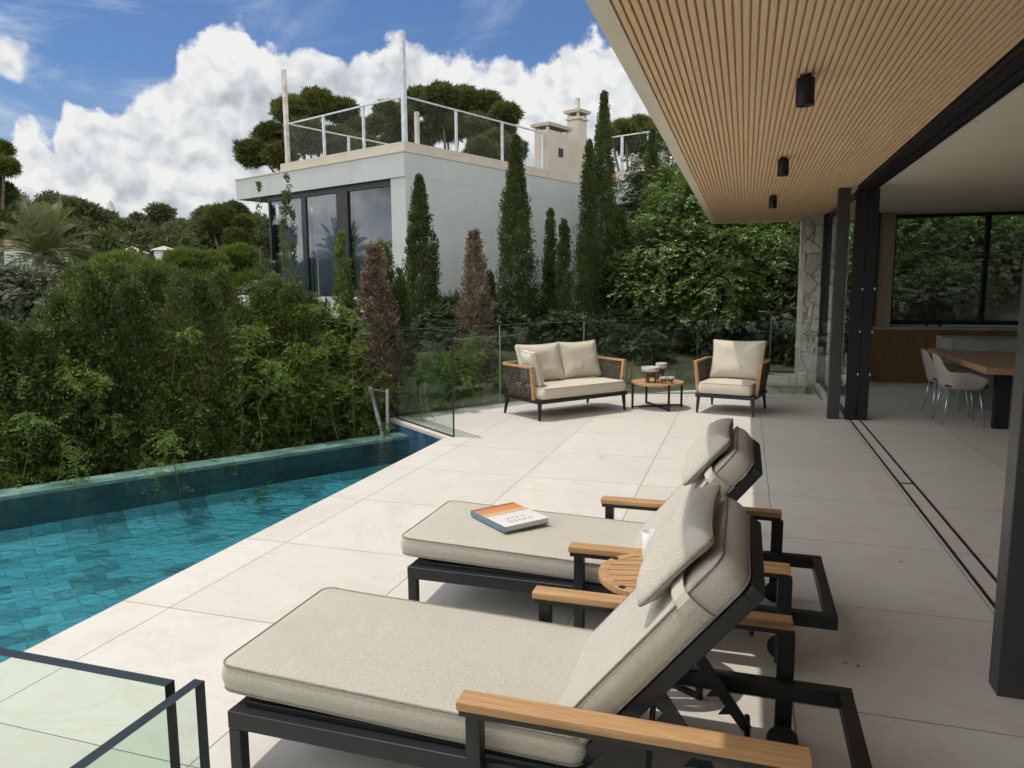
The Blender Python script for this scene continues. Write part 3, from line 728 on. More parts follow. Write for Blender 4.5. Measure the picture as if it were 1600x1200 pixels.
def make_lounger():
    """local: x along (foot at -, head at +), y across, z up; origin = middle of ground footprint x=0 at world x 0"""
    root = empty('sun_lounger')
    W = .345
    # frame: side rails that run past the rear legs, joined at both ends
    mb = MB()
    for s in (-1, 1): mb.box((-1.555, s*W-.022, .185), (.39, s*W+.022, .245))
    mb.box((-1.555, -W+.0225, .186), (-1.515, W-.0225, .244)); mb.box((.345, -W+.0225, .186), (.3895, W-.0225, .244)); mb.box((-.47, -W+.0225, .187), (-.43, W-.0225, .243))
    mb.build('frame', M['black'], root, bevel=.004)
    MB().box((-1.5145, -W+.0225, .215), (-.4705, W-.0225, .262)).build('sling', M['frame'], root, bevel=.004)
    for s in (-1, 1):
        mb = MB(); mb.box((-1.553, s*W-.0215, 0.0), (-1.51, s*W+.0215, .184)); mb.build('leg', M['black'], root, bevel=.003)
        # rear post with a wheel
        mb = MB(); mb.box((.15, s*(W+.024)-.024 if s > 0 else -W-.07, .085), (.205, s*(W+.07) if s > 0 else -W-.0225, .41)) if False else mb.box((.148, min(s*(W+.0225), s*(W+.067)), .03), (.205, max(s*(W+.0225), s*(W+.067)), .4035))
        mb.build('rear_leg', M['black'], root, bevel=.003)
        wl = MB(); wl.lathe([(0, -.017), (.020, -.017), (.022, -.012), (.046, -.012), (.052, -.006), (.052, .006), (.046, .012), (.022, .012), (.020, .017), (0, .017)], 28)
        wl.build('wheel', M['rubber'], root, matrix=T_((.172, s*(W-.045), .053)) @ Rm(PI/2, 'X'))
        # arm: front post, steel under-rail, teak top
        mb = MB(); mb.box((-.712, min(s*(W+.0225), s*(W+.067)), .0), (-.668, max(s*(W+.0225), s*(W+.067)), .4035)); mb.build('arm_post', M['black'], root, bevel=.003)
        mb = MB(); mb.box((-.730, min(s*(W+.018), s*(W+.072)), .404), (.192, max(s*(W+.018), s*(W+.072)), .424)); mb.build('arm_rail', M['black'], root, bevel=.003)
        mb = MB(); mb.box((-.735, min(s*(W+.010), s*(W+.080)), .4245), (.195, max(s*(W+.010), s*(W+.080)), .452)); mb.build('armrest', M['teak'], root, bevel=.004)
    # back frame, hinged
    A = Vector((-.42, 0, .235)); B = Vector((.040, 0, .80)); d = (B-A).normalized(); nrm = Vector((-d.z, 0, d.x))
    mb = MB(); Wb = W-.05
    for s in (-1, 1): mb.bar(A+Vector((0, s*Wb, 0)), B+Vector((0, s*Wb, 0)), .03, .045, up=nrm)
    for k in range(9):
        p = A+d*(.08+k*.08); mb.box((-.014, -Wb+.015, -.006), (.014, Wb-.015, .006), T_(p+nrm*.012) @ Rm(-math.atan2(d.z, d.x), 'Y'))
    p = B-d*.0; mb.box((-.016, -Wb-.016, -.022), (.016, Wb+.016, .022), T_(p+d*.016) @ Rm(-math.atan2(d.z, d.x), 'Y'))
    mb.build('back_frame', M['black'], root, bevel=.003)
    # toothed support strut between back frame and rear
    for s in (-1, 1):
        y = s*(W-.10); mb = MB(); P = A+d*.34+Vector((0, 0, -.02)); Q = Vector((.055, 0, .105)); e = (Q-P).normalized(); nn = Vector((e.z, 0, -e.x)); Ln = (Q-P).length
        prof = [(0, .022), (.0, -.02), (.05, -.025)]
        for k in range(5): x0 = .07+k*(Ln-.1)/5; prof += [(x0, -.018), (x0+.014, -.055), (x0+.03, -.02)]
        prof += [(Ln, -.016), (Ln, .018)]
        v = [P+e*a+nn*(-b)*1+Vector((0, y-.004, 0)) for a, b in prof]+[P+e*a+nn*(-b)+Vector((0, y+.004, 0)) for a, b in prof]; n = len(prof)
        mb.add(v, [tuple(range(n)), tuple(range(n, 2*n))[::-1]]+[(i, n+i, n+(i+1) % n, (i+1) % n) for i in range(n)])
        mb.tube([P+Vector((0, y, 0)), (P.x-.02, y*.8, .19)], .009)
        mb.build('ratchet_bracket', M['black'], root)
    MB().tube([(.055, -W+.02, .105), (.055, W-.02, .105)], .011).build('cross_rod', M['black'], root)
    # seat cushion
    sag = lambda x, y: (-(x)*.030) + .010*max(0, (abs(x)-.45))
    cushion('seat_cushion', M['fabric'], root, 1.215, .655, .086, .042, .012, wr=.004, seed=1, matrix=T_((-1.0, 0, .272)), sag=sag, bulge=.006, pip=.0036)
    # back cushion leaning on the frame; its top edge is softer
    L = .83
    Mx = T_(A+d*(L/2-.07)+nrm*.032) @ Matrix(((d.x, 0, nrm.x, 0), (0, 1, 0, 0), (d.z, 0, nrm.z, 0), (0, 0, 0, 1)))
    bc = cushion('back_cushion', M['fabric'], root, L, .63, .090, .045, .013, wr=.005, seed=2, matrix=Mx, bulge=.008, pip=.0036)
    # head pillow, strapped over
    Pm = T_(A+d*(.632)+nrm*.168) @ Matrix(((d.x, 0, nrm.x, 0), (0, 1, 0, 0), (d.z, 0, nrm.z, 0), (0, 0, 0, 1))) @ Rm(.03, 'Y')
    pl = cushion('head_pillow', M['fabric'], root, .295, .57, .012, .035, .062, bow=.020, wr=.013, seed=4, matrix=Pm, pip=.0042, bulge=0)
    for s in (-1, 1):
        pts = [A+d*.61+nrm*nn_+Vector((0, s*yy, 0)) for nn_, yy in ((.150, .20), (.148, .25), (.143, .295), (.132, .322), (.115, .334), (.09, .336), (.065, .334), (.045, .328), (.03, .31))]
        mb = MB(); mb.sweep(pts, [(-.0025, -.022), (.0025, -.022), (.0025, .022), (-.0025, .022)], up=tuple(d), smooth=False); mb.build('strap', M['fabric'], pl, matrix=Pm.inverted())
    return root
lo = make_lounger(); lo.location = (0, 2.215, 0)
tag(lo, 'nearest oatmeal cushioned sun lounger with empty mattress and teak arms', 'sun lounger', 'pair of sun loungers on the deck')
l2 = copy_tree(lo); l2.location = (.02, 3.515, 0)
l2['label'] = 'farther oatmeal cushioned sun lounger with a book lying on it'
# ---- side table between the loungers
st = empty('side_table', (-.305, 2.90, 0), .25, 'small round slatted teak side table between the two loungers', 'side table')
R0 = .232; mb = MB()
ring = [(R0*math.cos(2*PI*i/64), R0*math.sin(2*PI*i/64)) for i in range(64)]
mb.sweep([(x*.92, y*.92, .437) for x, y in ring], [(-.019, -.013), (.019, -.013), (.019, .013), (-.019, .013)], closed=True)
mb.build('rim', M['teak'], st, bevel=.003)
mb = MB(); k = 0; y = -.19
while y < .19:
    y2 = y+.050; ym = max(abs(y), abs(y2)); hx = math.sqrt(max(.0004, (.197)**2-ym**2)); hx1 = math.sqrt(max(.0004, .197**2-y**2)); hx2 = math.sqrt(max(.0004, .197**2-y2**2)) if abs(y2) < .197 else .02
    mb.add([(-hx1, y, .430), (hx1, y, .430), (hx2, y2, .430), (-hx2, y2, .430), (-hx1, y, .4485), (hx1, y, .4485), (hx2, y2, .4485), (-hx2, y2, .4485)], [(0, 3, 2, 1), (4, 5, 6, 7), (0, 1, 5, 4), (1, 2, 6, 5), (2, 3, 7, 6), (3, 0, 4, 7)])
    y = y2+.006
mb.build('slats', M['teak'], st)
for k in range(4):
    a = PI/4+k*PI/2; x, y = .215*math.cos(a), .215*math.sin(a)
    mb = MB(); mb.box((-.011, -.011, 0), (.011, .011, .455), T_((x, y, 0)) @ Rm(a, 'Z')); mb.build('leg', M['black'], st, bevel=.002)
for a in (PI/4, 3*PI/4):
    MB().box((-.205, -.011, .0+(.0 if a < 1 else .001)), (.205, .011, .018), Rm(a, 'Z')).build('base_bar', M['black'], st)
    MB().box((-.205, -.011, .400), (.205, .011, .4235+(.001 if a < 1 else 0)), Rm(a, 'Z')).build('top_bar', M['black'], st)
# ---- cup on it
cp = empty('coffee_mug', (-.343, 3.03, .4505), -.6, 'white mug half hidden behind the near lounger pillow on the side table', 'mug')
MB().lathe([(0, .001), (.030, .001), (.036, .01), (.039, .125), (.037, .1265), (.035, .125), (.032, .012), (0, .008)], 36).build('body', M['white'], cp)
MB().tube([(.036, 0, .08), (.056, 0, .082), (.066, 0, .065), (.064, 0, .04), (.052, 0, .026), (.036, 0, .028)], .0045, 8).build('handle', M['white'], cp)
cp2 = empty('coffee_mug', (-.262, 3.085, .4505), -.4, 'second white mug whose rim just shows past the near pillow', 'mug')
MB().lathe([(0, .001), (.030, .001), (.036, .01), (.039, .125), (.037, .1265), (.035, .125), (.032, .012), (0, .008)], 36).build('body', M['white'], cp2)
MB().tube([(.036, 0, .08), (.056, 0, .082), (.066, 0, .065), (.064, 0, .04), (.052, 0, .026), (.036, 0, .028)], .0045, 8).build('handle', M['white'], cp2)
# ---- book: orange desert picture above, white ground with blue title
def book():
    c = [at_z(*p, .389) for p in ((736, 806), (800, 790), (859, 817), (791, 832))]
    ctr = sum(c, Vector())/4; ex = ((c[3]-c[0])+(c[2]-c[1])).normalized(); ang = math.atan2(ex.y, ex.x); Lx, Ly = .335, .27
    b = empty('hardback_book', (ctr.x, ctr.y, .386), ang, 'hardback book with orange and white cover lying on the farther lounger', 'book')
    # local +x runs from the orange end to the title end; +y away
    m, N, out = mat('book_cover'); v = objco(N); sp = N.new('ShaderNodeSeparateXYZ', {'Vector': v})
    wv = N.math('ADD', sp.outputs[0], N.math('MULTIPLY', N.math('SUBTRACT', N.noise(v, 30, 5, .6), .5), .02))
    n = N.noise(v, 60, 6, .7)
    c_ = N.ramp(N.maprange(wv, -.17, .17, 0, 1), [(0, (.16, .10, .06)), (.06, (.30, .15, .07)), (.10, (.62, .24, .07)), (.30, (.66, .28, .09)), (.36, (.75, .50, .28)), (.42, (.55, .36, .20)), (.46, (.70, .58, .42)), (.50, (.72, .70, .64)), (1, (.72, .72, .68))])
    c_ = N.mix(N.maprange(n, .35, .65, 0, .35), c_, N.mix(1., c_, (.65, .6, .55), 'MULTIPLY'))
    pbsdf(N, out, Base_Color=c_, Roughness=.35)
    MB().box((-Lx/2, -Ly/2, .0265), (Lx/2, Ly/2, .0295)).build('cover', m, b)
    mb = MB(); mb.box((-Lx/2, -Ly/2, 0), (Lx/2, Ly/2, .0028)); mb.box((-Lx/2-.001, -Ly/2-.003, 0.0005), (Lx/2+.001, -Ly/2-.0005, .029)); mb.build('spine', plain('blue_grey_spine', (.10, .19, .25), .5, 0, .3, 30), b)
    MB().box((-Lx/2+.004, -Ly/2+.001, .003), (Lx/2-.004, Ly/2-.004, .0263)).build('pages', plain('paper_block', (.55, .53, .50), .9, 0, .05, 60), b)
    tm = plain('title_blue', (.13, .25, .36), .6)
    for txt, x in (('CAVE', .060), ('HAVEN', .108)):
        cu = bpy.data.curves.new('title', 'FONT'); cu.body = txt; cu.size = .038; cu.align_x = 'CENTER'; cu.align_y = 'CENTER'; cu.extrude = .0002; cu.space_character = 1.35
        o = bpy.data.objects.new('title', cu); COL.objects.link(o); cu.materials.append(tm); o.parent = b
        o.location = (x, -.005, .0298); o.rotation_euler = (0, 0, -PI/2)
        bpy.context.view_layer.update(); me = bpy.data.meshes.new_from_object(o.evaluated_get(bpy.context.evaluated_depsgraph_get()))
        q = bpy.data.objects.new('title', me); COL.objects.link(q); q.parent = b; q.location = o.location; q.rotation_euler = o.rotation_euler; bpy.data.objects.remove(o)
book()

# ---- woven lounge seats
def woven_seat(name, W, D, n_back, label, cat, wall_h=.655, seat_z=.265):
    """front faces -y; origin on the ground in the middle"""
    root = empty(name, label=label, cat=cat)
    zb = .245
    def path(inset, z, flare, m=10):
        hw, hd, r = W/2-inset+flare, D/2-inset+flare*.7, .16
        f = -D/2+.13
        pts = [(-hw, f)]
        for i in range(1, 8): pts.append((-hw, f+(hd-r-f)*i/8))
        for i in range(m+1):
            a = PI-PI/2*i/m; pts.append((-hw+r+r*math.cos(a), hd-r+r*math.sin(a)))
        K = max(6, int((W-2*r)/.09))
        for i in range(1, K): pts.append((-hw+r+(2*hw-2*r)*i/K, hd))
        for i in range(m+1):
            a = PI/2-PI/2*i/m; pts.append((hw-r+r*math.cos(a), hd-r+r*math.sin(a)))
        for i in range(1, 8): pts.append((hw, hd-r+(f-hd+r)*i/8))
        pts.append((hw, f)); return [(x, y, z) for x, y in pts]
    # base frame
    mb = MB(); mb.box((-W/2+.02, -D/2, .205), (W/2-.02, -D/2+.05, .25)); mb.box((-W/2+.02, D/2-.09, .205), (W/2-.02, D/2-.04, .25))
    for s in (-1, 1): mb.box((min(s*(W/2-.02), s*(W/2-.07)), -D/2+.051, .206), (max(s*(W/2-.02), s*(W/2-.07)), D/2-.091, .249))
    for k in range(6): y = -D/2+.10+k*(D-.24)/5; mb.box((-W/2+.071, y-.02, .225), (W/2-.071, y+.02, .24))
    mb.build('base_frame', M['black'], root, bevel=.006)
    for sx in (-1, 1):
        for sy in (-1, 1):
            x = sx*(W/2-.055); y = (-D/2+.035) if sy < 0 else D/2-.08
            mb = MB(); mb.sweep([(x, y, .206), (x+sx*.012, y+sy*(.012 if sy < 0 else .05), 0)], [(-.02, -.02), (.02, -.02), (.02, .02), (-.02, .02)], up=(0, 1, 0), scl=[1, .6]); mb.build('leg', M['black'], root, bevel=.004)
    # weave: flat strands in and out of upright stakes
    mb = MB(); rows = 15
    for q in range(rows):
        u = (q+.5)/rows; z = zb+.012+u*(wall_h-.045-zb); base = path(.03, z, .045*u)
        # resample finely
        P = [Vector(p) for p in base]; Ls = [0]
        for a, b in zip(P[:-1], P[1:]): Ls.append(Ls[-1]+(b-a).length)
        st_ = .0225; n = int(Ls[-1]/st_); pts = []
        for i in range(n+1):
            s = Ls[-1]*i/n; j = max(0, min(len(Ls)-2, int(np.searchsorted(Ls, s))-1)); t = (s-Ls[j])/max(1e-6, Ls[j+1]-Ls[j])
            p = P[j].lerp(P[j+1], t); tg = (P[j+1]-P[j]).normalized(); nn = Vector((-tg.y, tg.x, 0))
            pts.append(p+nn*(.008*(1 if ((i//2+q) % 2) else -1)))
        mb.sweep(pts, [(-.0035, -.0075), (.0035, -.0075), (.0035, .0075), (-.0035, .0075)])
    mb.build('wicker_shell', M['wicker'], root)
    mb = MB(); lo_, hi_ = path(.03, zb, 0), path(.03, wall_h-.03, .045)
    P = [Vector(p) for p in lo_]; Q = [Vector(p) for p in hi_]; acc = 0
    for i in range(len(P)):
        mb.tube([P[i], Q[i]], .005, 6)
        if i+1 < len(P) and (P[i+1]-P[i]).length > .06: mb.tube([(P[i]+P[i+1])/2, (Q[i]+Q[i+1])/2], .005, 6)
    mb.build('wicker_stakes', M['wicker'], root)
    # teak rim and front posts
    mb = MB(); mb.sweep(path(.03, wall_h-.013, .045), [(-.022, -.014), (.022, -.014), (.022, .014), (-.022, .014)]); mb.build('arm_rim', M['teak'], root, bevel=.004)
    for s in (-1, 1):
        mb = MB(); mb.sweep([(s*(W/2-.03), -D/2+.112, zb+.002), (s*(W/2+.015), -D/2+.105, wall_h+.0015)], [(-.022, -.020), (.022, -.020), (.022, .020), (-.022, .020)], up=(0, 1, 0)); mb.build('arm_front', M['teak'], root, bevel=.004)
    # cushions
    cw = W-.11
    cushion('seat_cushion', M['fabric_pale'], root, W-.135, D-.10, .125, .05, .018, wr=.004, seed=W, matrix=T_((0, -.065, seat_z)), pip=.004, mpip=M['piping_pale'], bulge=.012)
    return root
def back_pillow(root, x, y, z, w, h, tilt, rz=0., t=.07, name='back_pillow', seed=1, puff=.055):
    Mx = T_((x, y, z)) @ Rm(rz, 'Z') @ Rm(PI/2-tilt, 'X') @ T_((0, h/2, 0))
    return cushion(name, M['fabric_pale'], root, w, h, t, .03, puff, bow=.018, wr=.014, seed=seed, matrix=Mx, pip=.0045, mpip=M['piping_pale'], bulge=.012)
sf = woven_seat('woven_sofa', 1.46, .80, 2, 'two seat sofa with dark woven sides, teak rim and cream cushions', 'sofa')
sf.location = (-2.17, 9.17, 0); sf.rotation_euler = (0, 0, math.radians(51.7))
back_pillow(sf, -.30, .10, .405, .64, .48, .30, .0, seed=2)
back_pillow(sf, .345, .12, .405, .62, .48, .28, -.02, seed=5)
back_pillow(sf, -.56, -.06, .405, .50, .42, .20, 1.25, t=.05, puff=.07, name='side_pillow', seed=8)
ac = woven_seat('woven_armchair', .78, .78, 1, 'single armchair with dark woven sides and cream cushions, half shaded', 'armchair')
ac.location = (-.12, 9.82, 0); ac.rotation_euler = (0, 0, math.radians(-12.5))
back_pillow(ac, .03, .10, .40, .66, .50, .28, 0., seed=11)
# ---- coffee table
ct = empty('coffee_table', (-1.07, 9.82, 0), .42, 'low round teak coffee table on crossed black legs between sofa and armchair', 'coffee table')
mb = MB(); R0 = .345
mb.lathe([(0, .315), (R0-.006, .315), (R0, .321), (R0, .346), (R0-.005, .350), (0, .350)], 64, smooth=False); mb.build('tabletop', M['teak'], ct)
for k in range(4):
    a = k*PI/2+.12; x, y = (R0+.006)*math.cos(a), (R0+.006)*math.sin(a)
    MB().box((-.012, -.012, 0), (.012, .012, .338), T_((x, y, 0)) @ Rm(a, 'Z')).build('leg', M['black'], ct, bevel=.002)
for a in (.12, PI/2+.12):
    MB().box((-R0-.0, -.010, .012), (R0+.0, .010, .0305+(.001 if a > 1 else 0)), Rm(a, 'Z')).build('base_bar', M['black'], ct)
    MB().box((-R0, -.010, .296), (R0, .010, .3145-(.001 if a > 1 else 0)), Rm(a, 'Z')).build('top_bar', M['black'], ct)
def footed_bowl(x, y, r, h, band, label, rz):
    b = empty('footed_bowl', (x, y, .3505), rz, label, 'bowl', 'footed clay bowls on the coffee table')
    leg = h*.38
    MB().lathe([(0, leg), (r*.45, leg+.004), (r*.72, leg+(h-leg)*.3), (r*.88, h-band), (r*.84, h-band), (r*.66, leg+(h-leg)*.34), (0, leg+.012)], 36).build('bowl_body', M['clay'], b)
    MB().lathe([(r*.882, h-band+.0005), (r*.985, h-band+.004), (r, h-.004), (r*.97, h), (r*.92, h-.004), (r*.85, h-band+.0005)], 36).build('glazed_rim', M['ceramic'], b)
    for k in range(3):
        a = 2*PI*k/3+.3; mb = MB()
        mb.sweep([(r*.50*math.cos(a), r*.50*math.sin(a), leg+.010), (r*.62*math.cos(a), r*.62*math.sin(a), leg*.5), (r*.52*math.cos(a), r*.52*math.sin(a), 0)], [(r*.13*math.cos(i*PI/4), r*.13*math.sin(i*PI/4)) for i in range(8)], up=(-math.sin(a), math.cos(a), 0), scl=[1.3, 1, .75], smooth=True); mb.build('foot', M['clay'], b)
footed_bowl(-1.15, 9.68, .118, .205, .06, 'large footed clay bowl with wide pale glazed band', 0)
footed_bowl(-1.03, 9.88, .075, .24, .075, 'tall narrow footed pot behind the large bowl', 1)
footed_bowl(-.975, 9.62, .050, .085, .028, 'small footed clay bowl beside the large bowl', 2)
footed_bowl(-.885, 9.66, .050, .082, .026, 'small footed clay bowl at the right end of the group', .5)

# ---- dining corner seen through the open doors
dt = empty('dining_table', (3.3, 9.85, 0), 0, 'thick oak dining table with black legs inside the open room', 'dining table')
MB().box((-.93, -1.28, .685), (.93, 1.28, .755)).build('tabletop', M['tabletop'], dt, bevel=.006)
for y in (-.50, 1.05):
    MB().box((-.62, y-.03, 0), (-.47, y+.05, .684)).build('leg', M['frame'], dt, bevel=.003); MB().box((.47, y-.03, 0), (.62, y+.05, .684)).build('leg', M['frame'], dt, bevel=.003)
rn = MB().box((-.55, -1.0, .0), (.5, -.1, .004)).build('table_runner', M['darkpad']); rn.location = (3.45, 9.35, .7555); tag(rn, 'black woven runner lying on the oak dining table', 'table runner')
def dining_chair():
    """faces +x"""
    root = empty('dining_chair'); mb = MB(); n = 40; rows = 9; vs = []; fs = []
    # a shell: U wall open to the front, high at the back
    def rim(u):  # u -1..1 round from one arm front to the other
        a = u*PI*.5; x = -.20*math.cos(a)**.6 if abs(u) < 1 else 0.; y = .255*math.sin(a)
        return x, y
    outer = []
    for i in range(n+1):
        u = -1+2*i/n
        if abs(u) > .62: k = (abs(u)-.62)/.38; x = -.03+.27*k; y = .265*(1 if u > 0 else -1)
        else:
            a = u/.62*PI/2; x = -.03-.19*math.cos(a)**.8 if abs(u) < .62 else -.03; y = .265*math.sin(a)
        top = .62+.19*math.exp(-(u/.36)**4)-.06*max(0, abs(u)-.75)/.25
        outer.append((x, y, top))
    for r in range(rows):
        t = r/(rows-1)
        for x, y, top in outer:
            k = .76+.24*math.sin(t*PI/2); lean = -.05*max(0, t-.3) if x < -.03 else 0
            z = .435+(top-.435)*t
            vs.append((x*k+lean, y*k, z))
    m_ = n+1
    for r in range(rows-1):
        for i in range(n): fs.append((r*m_+i, r*m_+i+1, (r+1)*m_+i+1, (r+1)*m_+i))
    # pan
    c0 = len(vs); vs.append((.02, 0, .425)); fs += [(c0, i+1, i) for i in range(n)]+[(c0, 0, n)]
    mb.add(vs, fs, True); sh = mb.build('seat_shell', M['shell'], root)
    so_ = sh.modifiers.new('thick', 'SOLIDIFY'); so_.thickness = .022; so_.offset = -1
    cushion('seat_pad', M['darkpad'], root, .42, .42, .035, .08, .01, pip=0, matrix=T_((.05, 0, .44)))
    for sx, sy in ((1, 1), (1, -1), (-1, 1), (-1, -1)):
        MB().sweep([(.03+sx*.15, sy*.17, .43), (.03+sx*.21, sy*.215, 0)], [(.011*math.cos(i*PI/4), .011*math.sin(i*PI/4)) for i in range(8)], scl=[1.1, .65], smooth=True).build('leg', M['steel'], root)
    MB().box((-.12, -.17, .412), (.19, .17, .424)).build('leg_plate', M['steel'], root)
    return root
c1 = dining_chair(); c1.location = (2.375, 9.595, 0); tag(c1, 'taupe shell dining chair nearest the deck, drawn up to the oak table', 'chair', 'dining chairs at the oak table')
c2 = copy_tree(c1); c2.location = (2.385, 10.22, 0); c2['label'] = 'shell dining chair just behind the nearest one, back to the doors'
# kitchen counter, island, tap
kc = empty('kitchen_counter', (4.2, 13.5, 0), 0, 'long ribbed wooden kitchen counter with pale top below the window', 'kitchen counter')
MB().box((-2.74, -.16, .08), (2.7, .28, .876)).build('carcass', M['ribbed'], kc)
mb = MB(); x = -2.735
while x < 2.69: mb.box((x, -.175, .09), (x+.020, -.161, .872)); x += .034
mb.build('ribbed_front', M['ribbed'], kc)
MB().box((-2.74, -.10, 0), (2.7, .28, .0795)).build('plinth', M['teak_dark'], kc)
MB().box((-2.745, -.20, .8765), (2.7, .296, .915)).build('worktop', M['marble'], kc)
isl = empty('kitchen_island', (4.1, 11.1, 0), 0, 'grey marble kitchen island behind the dining table', 'kitchen island')
MB().box((-1.55, -.40, 0), (1.6, .42, .87)).build('marble_block', M['marble'], isl, bevel=.003); MB().box((-1.553, -.403, .8705), (1.6, .423, .90)).build('marble_top', M['marble'], isl, bevel=.003)
mb = MB(); mb.box((-1.5535, -.12, .66), (-1.5505, -.10, .72)); mb.box((-1.5535, -.07, .66), (-1.5505, -.05, .72)); mb.build('socket', M['dark'], isl)
tp = empty('kitchen_tap', (3.05, 13.62, .9155), 0, 'black arched kitchen tap standing in front of the window', 'tap')
MB().tube([(0, 0, 0), (0, 0, .26), (.02, -.01, .31), (.07, -.03, .335), (.12, -.05, .31), (.135, -.06, .25)], .016, 10).build('spout', M['black'], tp)
MB().lathe([(0, 0), (.028, 0), (.028, .02), (.017, .03), (0, .03)], 20).build('collar', M['black'], tp)
tp2 = MB().lathe([(0, 0), (.018, 0), (.018, .055), (.008, .06), (.008, .085), (.013, .09), (0, .095)], 16).build('soap_pump', M['black']); tp2.location = (2.86, 13.62, .9155); tag(tp2, 'small black soap pump left of the arched tap', 'soap pump')
for k, (x, z, r, h, mt, lb) in enumerate(((1.92, 1.272, .035, .16, 'ceramic', 'pale vase on the lowest shelf of the dark niche'), (1.80, 1.272, .045, .09, 'clay', 'brown pot on the lowest shelf of the dark niche'), (1.88, 1.622, .05, .12, 'ceramic', 'round pale jar on the second shelf of the niche'), (1.93, 1.972, .04, .14, 'clay', 'dark vase high on the shelf niche'))):
    v = MB().lathe([(0, 0), (r*.7, 0), (r, h*.35), (r*.9, h*.65), (r*.45, h*.88), (r*.5, h), (r*.4, h), (r*.35, h*.88), (0, h*.8)], 24).build('shelf_vase', M[mt]); v.location = (x, 13.55, z); tag(v, lb, 'vase', 'vases in the shelf niche')
# aluminium bracket and stake behind the overflow edge
br = empty('pole_bracket', (-4.12, 7.96, -.14), 0, 'leaning aluminium pole tied to a short upright stake by the pool corner', 'pole')
A = at_d(578, 604, 8.85); B = at_d(601, 692, 8.75); C_ = at_d(605, 608, 8.8); D_ = at_d(606, 684, 8.8)
b0 = Vector(br.location)
MB().bar(A-b0, B-b0, .035, .045, up=(0, 1, 0)).build('leaning_pole', M['alu'], br, bevel=.003)
MB().bar(C_-b0, D_-b0, .03, .03, up=(0, 1, 0)).build('upright_stake', M['rust'], br, bevel=.002)
MB().tube([at_d(579, 607, 8.83)-b0, at_d(605, 613, 8.8)-b0], .005, 6).build('tie_rod', M['alu'], br)

for k, (px, py, lb) in enumerate(((1322, 1037, 'tiny dry leaf on the shaded paving, left one of two'), (1341, 1041, 'tiny dry leaf on the shaded paving, right one of two'), (1407, 878, 'tiny dark leaf on the shaded paving beside the door track'), (940, 713, 'tiny dry leaf on the sunlit paving before the coffee table'))):
    p = at_z(px, py, .001); mb = MB(); mb.add([(-.014, 0, .001), (-.004, .006, .004), (.012, .002, .002), (0, -.006, .005)], [(0, 1, 2, 3), (3, 2, 1, 0)]); o = mb.build('dry_leaf', M['clay']); o.location = p; o.rotation_euler = (0, 0, k*1.3); tag(o, lb, 'leaf')
# ------------------------------------------------------------------ the neighbour's house (local x along the long wall, y along the window front)
HM = (-7.602, 16.016)
nh = empty('neighbour_house', (HM[0], HM[1], 0), math.radians(68.5), 'white cubic two storey house with roof terrace beyond the hedge', 'house')
def wall_mat():
    m, N, out = mat('white_painted_blockwork'); v = objco(N)
    n = N.noise(v, 1.0, 6, .6, .5); n2 = N.noise(N.vmath('MULTIPLY', v, (2.5, 2.5, .35)), 1.6, 5, .6)
    c = N.mix(N.maprange(n, .3, .7, 0, 1), (.345, .358, .338), (.385, .395, .375)); c = N.mix(N.maprange(n2, .48, .75, 0, .4), c, (.29, .30, .28))
    sp = N.new('ShaderNodeSeparateXYZ', {'Vector': v})
    j = N.math('ABSOLUTE', N.math('SUBTRACT', N.math('FRACT', N.math('DIVIDE', sp.outputs[2], .2)), .5)); jj = N.maprange(j, .47, .5, 0, 1)
    pbsdf(N, out, Base_Color=c, Roughness=.9, Normal=bump(N, N.math('ADD', N.noise(v, 70, 4, .6), N.math('MULTIPLY', jj, -.6)), .25, .004)); return m
WM = wall_mat()
mb = MB(); mb.box((0, 0, .6), (7.64, .22, 4.15)); mb.box((0, .2205, .6), (.22, .5, 4.15)); mb.box((7.42, .2205, .6), (7.64, 5.7, 4.15)); mb.box((3.5, 5.5, .6), (7.4195, 5.7, 4.15))
wl_ = mb.build('wall', WM, nh)
mb = MB(); mb.box((-.03, -.004, 4.1505), (7.644, 7.1, 4.70)); mb.build('roof_slab', WM, nh)
MB().box((-.05, -.02, 4.7005), (7.66, 7.13, 4.735)).build('roof_coping', M['wallbeige'], nh)
mb = MB(); mb.box((.03, .03, 4.7355), (.23, 4.95, 4.95)); mb.box((.2305, .03, 4.7355), (5.585, .23, 4.95)); mb.box((.2305, 4.75, 4.7355), (6.4, 4.95, 4.95)); mb.build('parapet', M['wallbeige'], nh)
MB().box((.24, .24, 4.7355), (6.4, 4.74, 4.78)).build('roof_terrace', M['wallbeige'], nh)
MB().box((.02, .5, 1.1), (7.4, 5.7, 1.24)).build('upper_floor', M['ceiling'], nh)
mb = MB(); mb.box((-.95, -.0, .74), (.0, 4.6, 1.33)); mb.box((-.9505, -.35, 1.3305), (.0, 4.6, 1.372)); mb.build('balcony_slab', WM, nh)
mb = MB(); mb.box((2.6, -.62, .9), (7.64, -.002, 1.33)); mb.box((2.58, -.66, 1.3305), (7.66, -.002, 1.372)); mb.build('side_ledge', WM, nh)
mb = MB(); mb.box((-.6, -.5, -1.0), (9.5, -.006, .895)); mb.build('base_wall', M['olive'], nh)
MB().box((.3, .3, -1.0), (7.4, 5.6, .595)).build('basement', M['olive'], nh)
